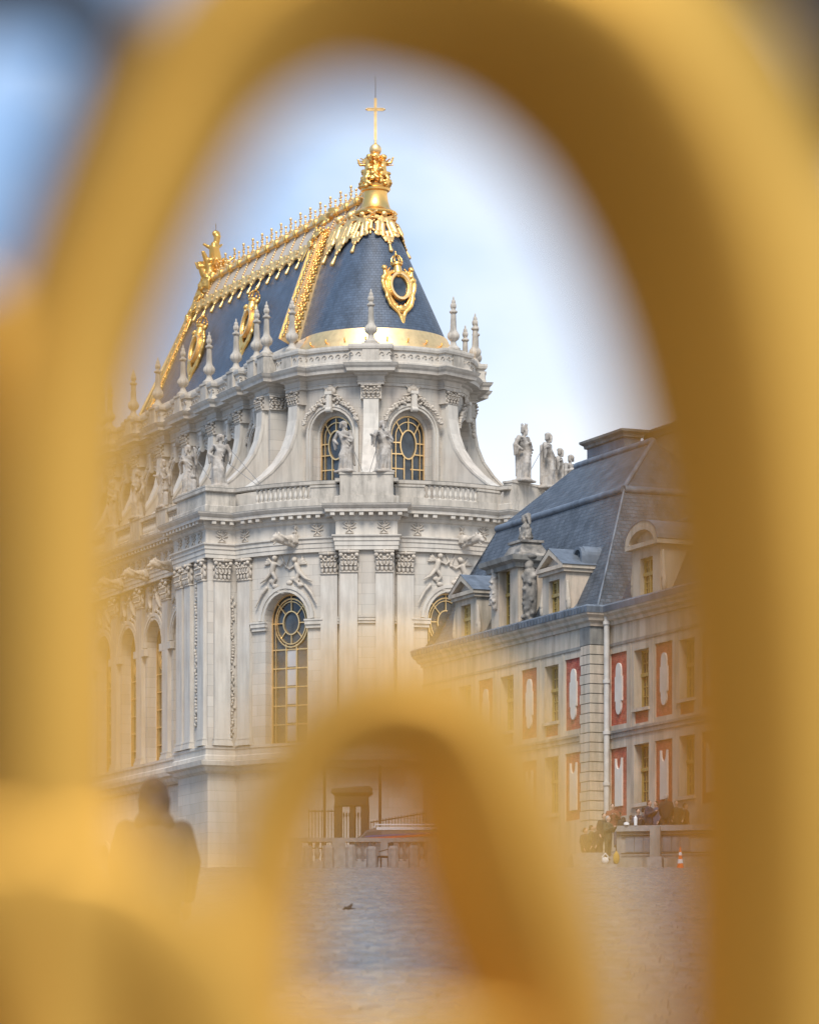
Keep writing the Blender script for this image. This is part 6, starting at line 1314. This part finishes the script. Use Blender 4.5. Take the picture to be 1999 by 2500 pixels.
def bar(name, pts, m_, depth=0.6, sect=None, lift=0.0, flip=1):
    """pts: (dx, dy, width). The section is a list of (across, out) in half widths"""
    h_, t_ = (pts[:1] if pts[0][1] > 5000 else []), (pts[-1:] if pts[-1][1] > 5000 else [])
    P = h_ + catmull(pts[len(h_):len(pts) - len(t_)]) + t_; mb = MB(); sec = sect or [(math.cos(2 * PI * i / 20), math.sin(2 * PI * i / 20)) for i in range(20)]
    n_ = len(sec); C = [gp(p[0], p[1], lift) for p in P]; vs = []
    for i, (c, t) in enumerate(C):
        a = C[max(i - 1, 0)][0]; b = C[min(i + 1, len(C) - 1)][0]; T = (b - a).normalized(); S_ = T.cross(GN).normalized() * flip
        hw = P[i][2] * 1.1595 / F * t / 2 / max(0.4, math.hypot(S_.x, S_.z))
        for (u, v) in sec: vs.append(c + S_ * (u * hw) + GN * (v * hw * depth))
    k = len(C); fs = [(i * n_ + j, i * n_ + (j + 1) % n_, (i + 1) * n_ + (j + 1) % n_, (i + 1) * n_ + j) for i in range(k - 1) for j in range(n_)] + [tuple(range(n_))[::-1], tuple((k - 1) * n_ + j for j in range(n_))]
    mb.add([v - gate.location for v in vs], fs); return mb.build(name, m_, gate, smooth='all')
SLAB = [(1, -0.2), (0.93, -0.1), (0.8, -0.02), (0.2, 0.26), (-0.4, 0.46), (-0.82, 0.54), (-0.95, 0.48), (-1, 0.3), (-0.95, -0.2), (0.95, -0.2)]
RIDGE_OUT = [(1, 0), (0.95, 0.13), (0.6, 0.35), (0.2, 0.58), (-0.15, 0.79), (-0.38, 0.92), (-0.5, 0.95), (-0.62, 0.88), (-0.8, 0.58), (-0.93, 0.25), (-1, 0), (-0.9, -0.3), (-0.4, -0.5), (0.2, -0.45), (0.8, -0.25)]
RIDGE = [(1, 0), (0.93, 0.14), (0.65, 0.38), (0.35, 0.62), (0.08, 0.83), (-0.1, 0.92), (-0.22, 0.95), (-0.34, 0.9), (-0.6, 0.62), (-0.85, 0.32), (-0.96, 0.14), (-1, 0), (-0.9, -0.3), (-0.4, -0.5), (0.2, -0.45), (0.8, -0.25)]
ring = [(122, 11000, 350), (122, 3000, 350), (122, 2300, 350), (122, 1700, 350), (120, 1300, 352), (130, 1000, 352), (162, 770, 352), (230, 565, 355), (306, 390, 358), (398, 218, 360), (504, 85, 385), (662, -18, 435), (835, -42, 495), (1022, -22, 565), (1192, 42, 630), (1335, 150, 655), (1440, 300, 660), (1520, 475, 650), (1572, 650, 630), (1610, 840, 610), (1643, 1080, 590), (1670, 1400, 582), (1684, 1800, 578), (1684, 2300, 578), (1684, 3000, 578), (1684, 11000, 578)]
bar('outer_scroll', ring, gate_gold, 0.85, RIDGE)
bar('left_bar', [(-20, 11000, 240), (-20, 2200, 240), (-20, 1400, 240), (-22, 900, 240), (-35, 690, 210), (-80, 545, 140)], gate_gold, 0.35, RIDGE, lift=-0.045)
bump = [(525, 11000, 250), (525, 2600, 250), (530, 2200, 250), (540, 1950, 252), (568, 1750, 262), (632, 1588, 280), (732, 1508, 305), (850, 1492, 350), (955, 1545, 395), (1012, 1665, 435), (1062, 1830, 450), (1112, 1980, 440), (1158, 2150, 410), (1185, 2600, 380), (1185, 11000, 380)]
bar('inner_scroll', bump, gate_gold, 0.9, RIDGE_OUT, lift=-0.045)
bar('lower_leaf', [(-120, 1955, 420), (80, 1965, 420), (215, 1990, 430), (330, 2060, 420), (420, 2180, 400), (470, 2400, 380)], gate_gold, 0.5, SLAB, lift=0.012)
bar('lower_curl', [(500, 2300, 180), (700, 2255, 190), (850, 2240, 190), (1080, 2270, 180)], gate_gold, 0.5, SLAB)
bar('iron_bar', [(-160, -30, 190), (60, -28, 190), (190, -5, 170), (235, 90, 150), (190, 220, 125), (130, 350, 105), (75, 480, 90), (20, 640, 80)], black_iron, 1.0)
bar('iron_bar', [(1500, -260, 200), (1690, -150, 260), (1830, 10, 280), (1900, 300, 200)], black_iron, 1.0)
bar('iron_rail', [(-300, 10800, 200), (900, 10800, 200), (2300, 10800, 200)], black_iron, 1.0)
# added leaf left of the picture, unseen: blocks sky to darken the gilding
blocker = thing('sky_blocker', 'added unseen leaf folded open on the left', 'gate leaf', (-0.42, 0.9, -1.33))
lb('panel', black_iron, -0.012, 0.012, -1.0, 0.75, 0.1, 2.4, parent=blocker)
for i in range(9): lb('bar', black_iron, -0.03, 0.03, -1.0 + 0.2 * i, -0.975 + 0.2 * i, 0.0, 2.6, parent=blocker)
for z in (0.15, 0.55, 0.95, 1.3, 1.65, 2.05): lb('tint_strip', gate_gold, 0.012, 0.03, -1.0, 0.75, z, z + 0.12, parent=blocker)  # added gilt strips, only to give the gate's dark faces amber reflections
for z in (0.05, 2.4): lb('rail', black_iron, -0.03, 0.03, -1.0, 0.75, z, z + 0.06, parent=blocker)
